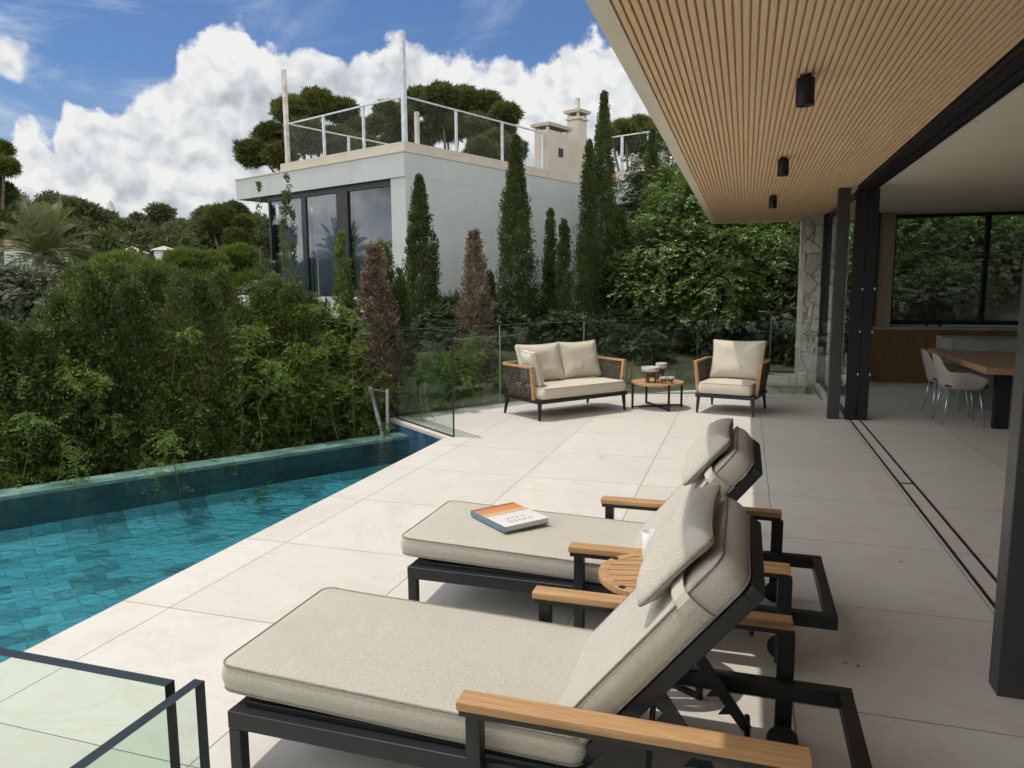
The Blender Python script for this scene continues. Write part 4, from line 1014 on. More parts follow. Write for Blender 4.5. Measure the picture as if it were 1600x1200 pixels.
# window front
mb = MB(); X0, X1 = .09, .17
mb.box((X0, .50, 1.25), (X1, .56, 4.0)); mb.box((X0, 5.62, 1.25), (X1, 5.70, 4.0)); mb.box((X0-.02, .50, 4.0005), (X1+.02, 5.70, 4.149)); mb.box((X0, .5605, 1.2405), (X1, 5.6195, 1.31))
mb.box((X0-.02, 2.21, 1.3105), (X1+.02, 2.65, 4.0)); mb.box((X0, 3.97, 1.3105), (X1, 4.17, 4.0)); mb.box((X0, 5.30, 1.3105), (X1, 5.36, 4.0)) if False else None
nw = mb.build('window_front', M['frame'], nh)
MB().box((X0+.03, .5605, 1.3105), (X0+.045, 5.6195, 3.9995)).build('pane', glass_mat('reflecting_pane', (.72, .76, .80), 1.5), nw)
mb = MB(); mb.box((.2, 5.62, 1.2405), (.28, 5.70, 4.149)); mb.box((3.42, 5.62, 1.2405), (3.5, 5.70, 4.149)); mb.box((.2805, 5.62, 4.0), (3.4195, 5.7, 4.149)); mb.box((.2805, 5.62, 1.2405), (3.4195, 5.7, 1.31))
sw = mb.build('side_window', M['frame'], nh)
MB().box((.2805, 5.65, 1.3105), (3.4195, 5.665, 3.9995)).build('pane', M['win_glass'], sw)
# curtains
cm_, N, out = mat('sheer_grey_curtain'); v = objco(N)
d_ = N.new('ShaderNodeBsdfDiffuse', {'Color': (.40, .41, .44, 1)}); t_ = N.new('ShaderNodeBsdfTranslucent', {'Color': (.5, .51, .53, 1)}); mx = N.new('ShaderNodeMixShader', {0: .5}); N.l.new(d_.outputs[0], mx.inputs[1]); N.l.new(t_.outputs[0], mx.inputs[2]); N.l.new(mx.outputs[0], out.inputs[0])
for a, b in ((.52, 2.3), (2.55, 4.05), (4.1, 5.55)):
    mb = MB(); n = int((b-a)/.012); vs = []
    for i in range(n+1):
        y = a+(b-a)*i/n; x = .34+.035*math.sin(y*46+1.5*math.sin(y*9))+.01*math.sin(y*131); vs += [(x, y, 1.26), (x+.006*math.sin(y*17), y, 4.1)]
    mb.add(vs, [(2*i, 2*i+2, 2*i+3, 2*i+1) for i in range(n)], True); mb.build('curtain', cm_, nh)
# roof railing: posts, handrail and diagonal wire net
galv = plain('galvanised_post', (.42, .44, .45), .55, .3, .2, 6, .1, 80)
rr = MB()
def net(mb, a, b, z0, z1, sp=.11, r=.0019):
    a = Vector((*a, 0)); b = Vector((*b, 0)); L = (b-a).length; d = (b-a)/L; H = z1-z0
    q = [(-r, 0), (0, r), (r, 0), (0, -r)]
    n = int((L+H)/sp)
    for k in range(1, n):
        s = k*sp
        x0, zz0 = (s, z0) if s <= L else (L, z0+(s-L)); x1, zz1 = (s-H, z1) if s-H >= 0 else (0, z0+s)
        mb.sweep([a+d*x0+Vector((0, 0, zz0)), a+d*x1+Vector((0, 0, zz1))], q, cap=False)
RL = [((.12, .12), (.12, 4.62)), ((.12, .12), (5.55, .12)), ((.12, 4.62), (6.3, 4.84))]
for i, (a, b) in enumerate(RL):
    mb = MB(); mb.bar((*a, 5.97), (*b, 5.97), .04, .035); mb.build('handrail', galv, nh)
    mb = MB(); net(mb, a, b, 4.97, 5.95); o = mb.build('wire_net', galv, nh)
for x, y in ((.12, 1.55), (.12, 3.11), (1.88, .12), (3.68, .12), (5.5, .12), (2.2, 4.70), (4.3, 4.78)):
    mb = MB(); mb.box((x-.028, y-.028, 4.9505), (x+.028, y+.028, 5.95)); mb.build('rail_post', galv, nh)
MB().box((.05, .04, 4.9505), (.15, .14, 7.37)).build('tall_post', galv, nh, bevel=.004)
MB().box((.05, 4.64, 4.9505), (.15, 4.74, 7.37)).build('tall_post', M['rust'], nh, bevel=.004)
MB().box((.75, .35, 4.781), (.84, .44, 5.78)).build('short_post', M['rust'], nh, bevel=.004)
# low white framed panels lying on the roof
mb = MB(); Mx = T_((1.0, .36, 4.86)) @ Rm(-.20, 'X')
mb.box((0, 0, .02), (4.3, 1.5, .05), Mx)
rp_ = mb.build('roof_panel', M['dark'], nh)
mb = MB(); mb.box((-.05, -.05, 0), (4.35, -.0005, .09), Mx); mb.box((-.05, 1.5005, 0), (4.35, 1.55, .09), Mx); mb.box((-.05, 0, 0), (-.0005, 1.5, .09), Mx); mb.box((4.3005, 0, 0), (4.35, 1.5, .09), Mx)
mb.build('panel_frame', M['alu'], rp_)
# chimneys
def chimney(x0, x1, y0, y1, zt, vent=False, pole=False):
    mb = MB(); mb.box((x0, y0, 4.5), (x1, y1, zt)); c = mb.build('chimney', M['render'], nh)
    mb = MB(); 
    for (a, b) in ((x0, y0), (x1-.07, y0), (x0, y1-.07), (x1-.07, y1-.07)): mb.box((a, b, zt+.0005), (a+.07, b+.07, zt+.10))
    mb.box((x0-.08, y0-.08, zt+.1005), (x1+.08, y1+.08, zt+.15)); mb.box((x0-.10, y0-.10, zt+.1505), (x1+.10, y1+.10, zt+.19))
    if pole: mb.box((x0-.05, y0-.05, zt-.10), (x0-.0005, y1+.05, zt-.05)); mb.box((x0, y0-.05, zt-.10), (x1+.05, y0-.0005, zt-.05))
    mb.build('cap', M['render'], c)
    if vent: MB().box((x0+.52, y0-.02, 5.38), (x0+.74, y0-.0005, 5.62)).build('vent', M['dark'], c)
    if pole: MB().box((x0+.12, y0+.1, zt+.1905), (x0+.24, y0+.2, zt+.55)).build('flue_post', M['rust'], c)
chimney(5.60, 6.65, .004, .49, 6.08, vent=True); chimney(7.16, 7.62, .006, .42, 6.72, pole=True)
# neighbour's balcony glass
for a, b in (((-.9, .1), (-.9, 2.2)), ((-.9, 2.21), (-.9, 4.5))): pane(nh, a, b, 2.32, z0=1.373, name='balcony_glass', epale='edge_pale')
for a, b in (((2.7, -.6), (5.1, -.6)), ((5.11, -.6), (7.5, -.6))): pane(nh, a, b, 2.32, z0=1.373, name='balcony_glass', epale='edge_pale')
# rear wing with its own railing: local x back, y left, as the house
wg = empty('rear_wing', (-2.64, 22.2, 0), math.radians(68.5), 'rear wing of the white house with railing, seen between cypresses', 'house')
WL = 2.1
mb = MB(); mb.box((0.02, 0, 4.05), (5.0, WL, 4.70)); mb.build('roof_slab', WM, wg)
MB().box((-.03, -.02, 4.7005), (5.02, WL, 4.99)).build('parapet', M['wallbeige'], wg)
MB().box((.6, .3, .5), (4.9, WL-.1, 4.049)).build('wall', M['dark'], wg)
mb = MB(); n = 160; vs = []
for i in range(n+1): y = .05+(WL-.1)*i/n; vs += [(.42+.03*math.sin(y*60), y, 1.2), (.42+.03*math.sin(y*60), y, 4.0)]
mb.add(vs, [(2*i, 2*i+2, 2*i+3, 2*i+1) for i in range(n)], True); mb.build('curtain', cm_, wg)
MB().box((.3, .02, 3.86), (.38, WL-.02, 4.049)).build('window_head', M['frame'], wg)
mb = MB(); mb.bar((.05, .05, 6.03), (.05, WL, 6.03), .04, .035); mb.bar((.05, .05, 6.03), (4.5, .05, 6.03), .04, .035); mb.build('handrail', galv, wg)
mb = MB(); net(mb, (.05, .05), (.05, WL), 5.0, 6.0); net(mb, (.05, .05), (4.5, .05), 5.0, 6.0); mb.build('wire_net', galv, wg)
for y, w_ in ((.05, .06), (.23, .03), (1.1, .035), (2.0, .035)): MB().box((.02, y-w_, 4.9905), (.08, y+w_, 6.0)).build('rail_post', galv, wg)
MB().box((1.9, .5, 4.9905), (1.95, 1.9, 5.85)).build('roof_screen', M['render'], wg)
# ------------------------------------------------------------------ vegetation
def leaf_quads(C, D, L, Wd, up=None, fold=0.):
    """diamond leaves: C base (n,3), D unit dirs (n,3), L lengths (n,), Wd widths (n,)"""
    n = len(C); rv = rng.normal(size=(n, 3)) if up is None else up+rng.normal(size=(n, 3))*.25
    s = np.cross(D, rv); s /= np.linalg.norm(s, axis=1, keepdims=True)+1e-9
    L = np.broadcast_to(L, (n,))[:, None]; Wd = np.broadcast_to(Wd, (n,))[:, None]
    V = np.stack([C, C+D*L*.45+s*Wd*.5, C+D*L, C+D*L*.45-s*Wd*.5], 1).reshape(-1, 3)
    return V
def unit(a): return a/(np.linalg.norm(a, axis=-1, keepdims=True)+1e-9)
def fo(name, Vs, m, parent):
    V = np.concatenate(Vs); k = len(V)//4
    return np_mesh(name, V, np.arange(k*4).reshape(k, 4), m, parent)
def cypress_crown(H, R, n, leaf=.07, profile='cypress', clump=.16, lump=.25, spread=.5, seedv=0, lean=(0, 0)):
    """upright flame: clumps of small upward sprays; returns list of vertex arrays"""
    nc = max(30, int(n/26))
    u = rng.random(nc)**.85
    if profile == 'cypress': r = R*np.minimum(1, (1-u)*1.9)**.8*(.6+.4*np.minimum(1, u*5))
    elif profile == 'cone': r = R*(1-u)**.8*(.75+.25*np.minimum(1, u*6))
    elif profile == 'thin': r = R*np.sin(PI*np.clip(u*.93+.07, 0, 1))**.6
    else: r = R*np.sqrt(np.clip(1-(u*1.0)**2.2, 0, 1))
    a = rng.random(nc)*2*PI
    mod = 1+lump*np.sin(a*3+u*9+seedv)+lump*.8*np.sin(a*2-u*17+seedv*2)*.6+lump*.5*rng.normal(size=nc)*.6
    rad = r*mod*np.sqrt(rng.uniform(.35, 1, nc))
    cx_ = rad*np.cos(a)+lean[0]*u; cy_ = rad*np.sin(a)+lean[1]*u
    cc = np.stack([cx_, cy_, u*H], 1)
    cd = unit(np.stack([np.cos(a)*spread, np.sin(a)*spread, np.ones(nc)], 1)+rng.normal(size=(nc, 3))*.12)
    m = 26; cl = clump*(.6+.8*rng.random(nc))*(.35+.65*r/R)*(1.0)
    t = rng.random((nc, m)); th = rng.random((nc, m))*2*PI
    b1 = unit(np.cross(cd, np.array([.31, .2, .1]))); b2 = np.cross(cd, b1)
    rr_ = (cl[:, None]*.38)*np.sin(PI*np.clip(t, .05, .97))**.7
    P = cc[:, None]+cd[:, None]*(t*cl[:, None]*1.6)[..., None]+b1[:, None]*(rr_*np.cos(th))[..., None]+b2[:, None]*(rr_*np.sin(th))[..., None]
    D = unit(cd[:, None]*1.1+(b1[:, None]*np.cos(th)[..., None]+b2[:, None]*np.sin(th)[..., None])*.6+rng.normal(size=(nc, m, 3))*.28)
    P = P.reshape(-1, 3); D = D.reshape(-1, 3); k = len(P)
    return [leaf_quads(P, D, leaf*.82*(.6+.8*rng.random(k)), leaf*.36*(.7+.6*rng.random(k)))]
def trunk(parent, H, r0, m='bark', r1=None, bend=.1, name='trunk'):
    pts = [(bend*math.sin(i*1.3+H)*i/6, bend*math.cos(i*1.9+H)*i/6, H*i/6) for i in range(7)]
    mb = MB(); mb.tube(pts, r0, 8, scl=[1.35]+[1-(1-(r1 or r0*.3)/r0)*i/6 for i in range(1, 7)]); return mb.build(name, M[m], parent)
def cypress(label, cat, base, H, R, n, m='cypress', group=None, name='cypress_tree', **k):
    t = empty(name, base, 0, label, cat, group)
    fo('crown', cypress_crown(H, R, n, **k), M[m], t); trunk(t, H*.8, max(.02, R*.12), bend=.03)
    return t
def drop(px, py_top, D, zb=None):
    """foot of a plant whose tip shows at this spot, D metres ahead; returns base, height"""
    p = at_d(px, py_top, D); z = ground_z(p.x, p.y)-.1 if zb is None else zb
    return Vector((p.x, p.y, z)), p.z-z
# --- hedge along the pool: dark conifers with bright feathery creeper growing through them
def row_point(px, off):
    d = ray(px, 447.); d2 = Vector((d[0], d[1])).normalized(); P0 = LA+LN*off
    # solve P0 + LD*t = d2*s
    det = LD.x*(-d2.y)-LD.y*(-d2.x); t = (-P0.x*(-d2.y)+P0.y*(-d2.x))/det; p = P0+LD*t
    return p, p.dot(Vector((R_[0, 2], R_[1, 2])))
def hedge_plants():
    spec = [(-70, 500, .75, .46), (-12, 520, .8, .46), (45, 535, .65, .40), (95, 480, 1.0, .42), (145, 450, .75, .40), (205, 462, .7, .48), (268, 520, 1.0, .36), (312, 452, .65, .46), (372, 492, 1.0, .36), (410, 470, .85, .38),
            (455, 462, .68, .42), (500, 490, 1.1, .34), (545, 480, .85, .34), (600, 392, 1.15, .36)]
    lab = ['dark hedge conifer at the extreme left of the pool hedge', 'dark hedge conifer second from the left picture edge', 'dark hedge conifer below the palm, short rounded top', 'dark hedge conifer below and right of the palm', 'tall dark hedge conifer left of the pool centre',
           'broad dark hedge conifer with two blunt tops', 'low dark hedge conifer set back in the hedge gap', 'broad dark hedge conifer under the bright pine tops', 'set back hedge conifer left of the small white pillar', 'tall hedge conifer just under the thin pale sapling',
           'dark hedge conifer below the left end of the house window', 'set back hedge conifer below the balcony slab', 'dark hedge conifer left of the dead brown one', 'tall dark hedge conifer right behind the brown one']
    for i, (px, py, off, R) in enumerate(spec):
        p, D = row_point(px, off); tip = at_d(px, py, D); zb = -1.9
        t = empty('hedge_conifer', (p.x, p.y, zb), random.random()*6, lab[i], 'conifer', 'dark conifers of the pool hedge')
        fo('crown', cypress_crown(tip.z-zb, R, 21000, leaf=.052, profile='cypress' if i < 12 else 'cone', clump=.24, lump=.34, spread=.45, seedv=i), M['hedge'], t); trunk(t, (tip.z-zb)*.75, .05)
hedge_plants()
def back_hedge():
    for i, (px, py, off, R) in enumerate([(70, 500, 2.0, .5), (128, 430, 2.3, .5), (180, 425, 2.0, .42), (240, 432, 2.4, .55), (290, 440, 1.9, .42), (345, 436, 2.2, .5), (425, 448, 2.1, .42), (482, 470, 2.0, .36)]):
        p, D = row_point(px, off); tip = at_d(px, py, D); zb = -1.9
        t = empty('hedge_conifer', (p.x, p.y, zb), i, 'mid green conifer of the second hedge row, number %s from the left picture edge' % ('one two three four five six seven eight'.split()[i]), 'conifer', 'second row of conifers behind the pool hedge')
        fo('crown', cypress_crown(tip.z-zb, R, 16000, leaf=.06, profile='cypress', clump=.26, lump=.36, spread=.45, seedv=20+i), M['hedge2'], t); trunk(t, (tip.z-zb)*.75, .05)
back_hedge()
def fronds(O, D, N_, L, nl=6, lw=.012, ll=.034, droop=.35):
    """pinnate fronds. O origins, D dirs, N_ normals, L lengths -> vertex array"""
    n = len(O); side = unit(np.cross(D, N_)); V = []
    for k in range(1, nl+1):
        t = k/nl; c = O+D*(L*t)[:, None]-np.array([0, 0, 1])*(L*droop*t*t)[:, None]
        dd = unit(D-np.array([0, 0, 1])*(2*droop*t)); 
        for s in (-1, 1):
            ld = unit(side*s*.85+dd*.6+rng.normal(size=(n, 3))*.12-np.array([0, 0, .18]))
            V.append(leaf_quads(c, ld, ll*(1.15-.5*abs(t-.45))*(.8+.4*rng.random(n)), lw*(.8+.4*rng.random(n)), up=N_))
    c = O+D*L[:, None]-np.array([0, 0, 1])*(L*droop)[:, None]
    V.append(leaf_quads(c, unit(D-np.array([0, 0, 1.])*2*droop), ll*1.2*np.ones(n), lw*np.ones(n), up=N_))
    return np.concatenate(V)
def creeper(label, base, H, n_stems, seed, m='creeper', spread=.45, lean=None, dens=1., ll=.040, name='feathery_creeper', group='bright feathery climbers in the pool hedge', R=.5):
    t = empty(name, base, 0, label, 'climber', group); r = np.random.default_rng(seed); mb = MB(); Vs = []
    to = Vector((-base[0], -base[1], 0)).normalized()
    if lean is not None: to = Vector(lean)
    for s in range(n_stems):
        a = r.uniform(-1.5, 1.5); d0 = Vector((to.x*math.cos(a)-to.y*math.sin(a), to.x*math.sin(a)+to.y*math.cos(a), 0))
        h = H*r.uniform(.35, 1.0); rad = spread*r.uniform(.4, 1.25); off = Vector((r.normal()*R*.5, r.normal()*R*.5, 0))
        P = []
        for k in range(11):
            u = k/10; P.append(off+d0*rad*(u**1.4)+Vector((0, 0, h*(1-(1-min(1, u*1.08))**1.7)-.55*rad*max(0, u-.62)**1.3*3.0))+Vector((r.normal(), r.normal(), r.normal()))*.02)
        mb.tube(P, .0045, 5, scl=[1.5-1.1*i/10 for i in range(11)])
        nf = int(46*dens*h/1.6); O = []; Dd = []; L = []
        for q in range(nf):
            u = .12+.88*r.random()**.8; i = min(9, int(u*10)); p = P[i].lerp(P[i+1], u*10-i); tg = (P[i+1]-P[i]).normalized()
            th = r.random()*2*PI; sd = tg.cross(Vector((0, 0, 1)));
            if sd.length < .05: sd = Vector((1, 0, 0))
            sd.normalize(); b = sd.cross(tg); e = (sd*math.cos(th)+b*math.sin(th)*.7+tg*.45+to*.25).normalized()
            O.append(p[:]); Dd.append(e[:]); L.append(r.uniform(.09, .21))
        O = np.array(O); Dd = np.array(Dd); Nn = unit(np.array([0, 0, 1.])+r.normal(size=Dd.shape)*.35)
        Vs.append(fronds(O, Dd, Nn, np.array(L), 6, ll*.36, ll))
    fo('leaves', Vs, M[m], t); mb.build('stems', M['stem'], t); return t
def creepers():
    pxs = [-30, 20, 62, 118, 170, 205, 250, 300, 345, 392, 430, 478, 520, 560, 598]
    tops = [640, 600, 545, 520, 500, 560, 640, 590, 555, 500, 470, 440, 480, 465, 560]
    nm = ['left picture edge', 'left picture edge under the short conifer', 'bright shoots under the palm', 'hedge below the grey olive', 'hedge centre left with long arching canes', 'dense bright clump left of centre', 'low fringe above the overflow edge', 'arching canes left of the white pillar', 'fringe under the bright pine tops',
          'tall shoots by the white pillar', 'bright sprays below the thin cypress', 'shoots reaching over the balcony slab', 'bright clump left of the dead conifer', 'bright sprays crossing the dead conifer', 'low clump at the leaning pole']
    for i, (px, py) in enumerate(zip(pxs, tops)):
        p, D = row_point(px, .48+.12*(i % 3)); tip = at_d(px, py, D)
        creeper('bright feathery climber, '+nm[i], (p.x, p.y, -1.5), tip.z+1.6, 15, 100+i, spread=.43, dens=.75, R=.45, ll=.034)
    for i, (px, D, py) in enumerate(((640, 9.9, 545), (700, 10.6, 520), (745, 11., 590), (785, 11.6, 575))):
        b = at_d(px, 640, D); b.z = -1.2; tip = at_d(px, py, D)
        creeper('climber behind the glass, '+['next to the glass divider', 'under the brown conifer', 'low by the railing joint', 'behind the sofa arm'][i], b, tip.z+1.25, 12, 300+i, spread=.4, dens=.9, R=.5)
creepers()
# dead brown conifers
def dead(px, py, D, H, R, lab, n=9000, lean=(0, 0)):
    b, h = drop(px, py, D, -1.8); t = empty('dead_conifer', b, 0, lab, 'dead conifer', 'dead brown conifers')
    fo('crown', cypress_crown(h, R, n, leaf=.06, profile='cone', clump=.16, lump=.4, spread=.7, seedv=px, lean=lean), M['dead'], t); trunk(t, h*.93, .045)
p, D = row_point(578, .62); dead(578, 392, D, 3, .50, 'dead brown conifer in the hedge left of the white house corner', 20000, lean=(.05, .05))
dead(741, 366, 11.6, 3, .44, 'dead brown conifer standing in front of the white wall', 17000)
# cypresses ------------------------------------------------------------------
CY = [(655, 283, 13.0, .52, 36000, 'cypress', 'dense dark cypress right in front of the house corner'),
      (766, 430, 12.6, .22, 7000, 'cypress', 'short dark cypress tight beside the brown conifer'),
      (806, 222, 13.2, .30, 36000, 'cypress', 'tall shaggy cypress rising past the roof edge'),
      (860, 332, 13.6, .105, 12000, 'cypress', 'slim short cypress, left one of the pencil pair'),
      (881, 348, 13.2, .125, 12000, 'cypress', 'slim short cypress, right one of the pencil pair'),
      (921, 228, 14.2, .21, 24000, 'cypress', 'dark cypress just right of the house wall end'),
      (944, 152, 14.6, .30, 36000, 'cypress', 'tallest cypress with a thin bare tip'),
      (968, 330, 15.0, .34, 20000, 'cypress', 'blunt lower cypress at the right of the tallest one'),
      (1020, 206, 17.5, .36, 26000, 'cypress', 'dark cypress by the roof border beyond the rear railing'),
      (534, 372, 9.3, .12, 7000, 'candle', 'small bright green young conifer before the window post'),
      (447, 280, 10.5, .115, 3600, 'hedge', 'thin feathery young cypress before the left window'),
      (404, 288, 11.5, .075, 2600, 'hedge', 'very thin sparse sapling left of the window front'),
      (625, 430, 9.8, .30, 9000, 'hedge', 'dark conifer in shade beside the house corner')]
for i, (px, py, D, R, n, m, lab) in enumerate(CY):
    b, h = drop(px, py, D, -1.6 if D < 12 else -.6)
    cypress(lab, 'cypress', b, h, R, n, m, 'cypresses round the white house', leaf=.058, profile='thin' if R < .15 else ('cone' if px in (655, 766, 534, 625) else 'cypress'), clump=.17 if R > .15 else .10, lump=.24, spread=.2, seedv=i*1.7)
# a side tuft on the shaggy one
b, h = drop(806, 222, 13.2, -.6)
# broad-leaved tree -----------------------------------------------------------
def blobs_tree(label, cat, base, blobs, n, leaf, m, name='broadleaf_tree', nl=4, trunkh=2, group=None, frond=.16, tr=.10):
    """blobs: (x,y,z,r) relative to base; leaves are short fronds over lumpy blobs"""
    t = empty(name, base, 0, label, cat, group); bl = np.array(blobs); w = bl[:, 3]**2; w = w/w.sum()
    idx = rng.choice(len(bl), size=n, p=w); d = unit(rng.normal(size=(n, 3))+np.array([0, 0, .25])); rr_ = rng.uniform(.55, 1.03, n)**.6
    lump = 1+.20*np.sin(d[:, 0]*7+idx)*np.sin(d[:, 1]*6+idx*2)+.16*np.sin(d[:, 2]*9+idx)
    O = bl[idx, :3]+d*(bl[idx, 3]*rr_*lump)[:, None]*np.array([1, 1, .85])
    D = unit(d*.8+rng.normal(size=(n, 3))*.45+np.array([0, 0, -.1])); Nn = unit(np.array([0, 0, 1.])+d*.6+rng.normal(size=(n, 3))*.3)
    fo('crown', [fronds(O, D, Nn, frond*rng.uniform(.6, 1.3, n), nl, leaf*.42, leaf, .25)], M[m], t)
    mb = MB(); mb.tube([(0, 0, 0), (.05, 0, trunkh*.5), (0, .05, trunkh)], tr, 8, scl=[1.3, 1, .8])
    for x, y, z, r in blobs[:9]: mb.tube([(0, .03, trunkh*.85), (x*.45, y*.45, trunkh*.85+(z-trunkh*.85)*.5), (x*.8, y*.8, z)], tr*.45, 6, scl=[1.2, .8, .35])
    mb.build('trunk', M['bark'], t); return t
def blobset(base, items):
    out = []
    for px, py, D, r in items:
        p = at_d(px, py, D)-base; out.append((p.x, p.y, p.z, r))
    return out
b = at_d(1105, 560, 15.5); b.z = -.5
blobs_tree('large glossy green broad-leaved tree filling the space before the stone pier', 'tree', b,
           blobset(b, [(1100, 330, 15.5, .85), (1040, 400, 15.2, .85), (1010, 450, 14.8, .65), (975, 425, 14.8, .38), (1150, 400, 15.2, .9), (1205, 430, 15.0, .75), (1120, 460, 14.4, .7), (1060, 350, 15.8, .7), (1180, 350, 16, .8), (1075, 490, 14.6, .55), (1175, 490, 14.6, .5), (1235, 390, 16, .8), (1020, 500, 15, .45), (1055, 300, 16.5, .55), (1225, 500, 15.5, .6)]),
           19000, .074, 'broad', trunkh=2.0, frond=.21, nl=4)
b = at_d(1060, 400, 19.5); b.z = -.2
blobs_tree('dense dark tree behind the broad-leaved one, touching the roof border', 'tree', b,
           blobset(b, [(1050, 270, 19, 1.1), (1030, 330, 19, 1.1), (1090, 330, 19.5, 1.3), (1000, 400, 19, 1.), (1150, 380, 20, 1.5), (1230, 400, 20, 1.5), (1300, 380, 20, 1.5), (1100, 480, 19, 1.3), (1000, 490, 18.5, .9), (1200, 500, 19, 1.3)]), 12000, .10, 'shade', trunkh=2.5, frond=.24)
# dark shrubs and plants low behind the glass
for i, (px, py, D, r, n, m, lab, ll) in enumerate([(960, 590, 13.6, .32, 1500, 'broad', 'low ferny plant behind the sofa corner', .05), (1000, 600, 14.2, .30, 1300, 'creeper', 'grassy bright plant behind the coffee table', .05), (800, 610, 12.4, .38, 1800, 'broad', 'leafy shrub behind the left end of the sofa', .045), (870, 585, 13.2, .40, 1800, 'broad', 'leafy shrub behind the sofa back', .045),
                                           (1150, 560, 15.6, .55, 2200, 'broad', 'dark shrub behind the armchair', .06), (1235, 560, 16.2, .5, 2000, 'creeper', 'bright shrub between handrail and stone pier', .06), (925, 565, 14.4, .35, 1600, 'broad', 'dark shrub under the tallest cypress', .06), (1080, 575, 17.0, .4, 1500, 'olivetree', 'greyish shrub behind the coffee table bowls', .06),
                                           (840, 570, 14.6, .35, 1600, 'hedge', 'dark low shrub under the pencil cypresses', .06), (700, 600, 11.6, .5, 2400, 'hedge', 'dark shrub seen through the glass divider', .05)]):
    b = at_d(px, py, D); b.z = min(b.z-r, ground_z(b.x, b.y)+.0) ; c = at_d(px, py, D)-b
    blobs_tree(lab, 'shrub', b, [(c.x, c.y, c.z, r), (c.x+.3*r, c.y, c.z-.6*r, r*.9), (c.x-.6*r, c.y, c.z-.4*r, r*.8)], n, ll, m, name='shrub', trunkh=max(.2, c.z*.5), tr=.02, group='shrubs beyond the glass railing', frond=.13)
er = np.random.default_rng(21)
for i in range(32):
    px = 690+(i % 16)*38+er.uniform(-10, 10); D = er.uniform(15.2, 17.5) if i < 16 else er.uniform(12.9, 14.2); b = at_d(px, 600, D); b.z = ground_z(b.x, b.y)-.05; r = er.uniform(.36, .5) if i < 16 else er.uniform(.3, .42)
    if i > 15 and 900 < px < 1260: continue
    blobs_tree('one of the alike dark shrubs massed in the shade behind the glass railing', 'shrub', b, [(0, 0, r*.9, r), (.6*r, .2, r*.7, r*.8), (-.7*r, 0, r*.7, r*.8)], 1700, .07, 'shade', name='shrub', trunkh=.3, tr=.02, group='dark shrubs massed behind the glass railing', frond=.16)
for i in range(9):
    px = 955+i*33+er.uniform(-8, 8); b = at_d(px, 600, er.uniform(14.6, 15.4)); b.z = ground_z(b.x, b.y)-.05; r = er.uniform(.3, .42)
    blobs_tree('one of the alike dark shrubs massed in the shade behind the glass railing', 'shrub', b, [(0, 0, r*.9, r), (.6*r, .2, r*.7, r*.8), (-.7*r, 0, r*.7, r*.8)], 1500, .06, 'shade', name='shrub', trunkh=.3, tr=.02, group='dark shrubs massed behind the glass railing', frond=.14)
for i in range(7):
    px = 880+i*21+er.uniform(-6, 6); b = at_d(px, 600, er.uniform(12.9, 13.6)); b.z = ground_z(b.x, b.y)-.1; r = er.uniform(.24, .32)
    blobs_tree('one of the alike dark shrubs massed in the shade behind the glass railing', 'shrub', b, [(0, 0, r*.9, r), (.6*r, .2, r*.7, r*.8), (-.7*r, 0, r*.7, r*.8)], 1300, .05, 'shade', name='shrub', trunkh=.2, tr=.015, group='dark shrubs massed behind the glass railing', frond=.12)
an = empty('garden_annex', at_d(1052, 590, 16.2), math.radians(8), 'low pale annex with dark louvred opening behind the coffee table', 'outbuilding')
MB().box((-.62, 0, -.6), (.62, 1.2, .95)).build('wall', M['wallwhite'], an); MB().box((-.68, -.06, .951), (.68, 1.25, 1.03)).build('roof', M['render'], an)
MB().box((.08, -.012, .42), (.58, -.0005, .85)).build('opening', M['dark'], an)
for q in range(4): MB().box((.10, -.03, .48+q*.1), (.56, -.0125, .515+q*.1)).build('louvre', M['wallwhite'], an)
# slope and planting behind the kitchen window
w = MB().box((-6, 0, 0), (6, .3, .85)).build('slope_wall', M['wallbeige']); w.location = (5.0, 21.5, 3.45); tag(w, 'pale garden wall high on the slope behind the kitchen window', 'wall')
mb = MB(); mb.add([(-1.5, 14.3, -.2), (14, 14.3, -.2), (14, 22, 3.6), (-1.5, 22, 3.6), (14, 30, 4.6), (-1.5, 30, 4.6)], [(0, 1, 2, 3), (3, 2, 4, 5)]); tag(mb.build('back_slope', M['ground']), kind='structure')
for i, (px, py, D, r, m, lab) in enumerate([(1425, 380, 17, .75, 'creeper', 'bright green shrub at the left of the kitchen window'), (1420, 450, 16, .7, 'broad', 'leafy shrub low at the left of the kitchen window'), (1475, 430, 16.5, .85, 'olivetree', 'grey green bush mid kitchen window'), (1500, 385, 18, .85, 'olivetree', 'pale bush high behind the kitchen window'),
                                         (1530, 450, 16, .8, 'broad', 'dark bush behind the window bar'), (1575, 400, 17, 1., 'olivetree', 'grey bush at the right of the kitchen window'), (1590, 470, 16, .8, 'broad', 'dark bush low at the right of the kitchen window'), (1470, 490, 15.4, .6, 'hedge', 'dark shrub behind the tap'), (1640, 430, 17.5, 1.2, 'broad', 'bush beyond the right end of the kitchen window'), (1560, 345, 20.5, 1., 'broad', 'high bush on the slope top')]):
    b = at_d(px, py, D); c = Vector((0, 0, 1.0+.2)); b.z -= 1.2
    blobs_tree(lab, 'shrub', b, [(0, 0, 1.2, r), (.5*r, .1, .8, r*.8), (-.6*r, 0, .9, r*.75)], 2600, .07, m, name='shrub', trunkh=.8, tr=.03, group='shrubs on the slope behind the kitchen', frond=.17)
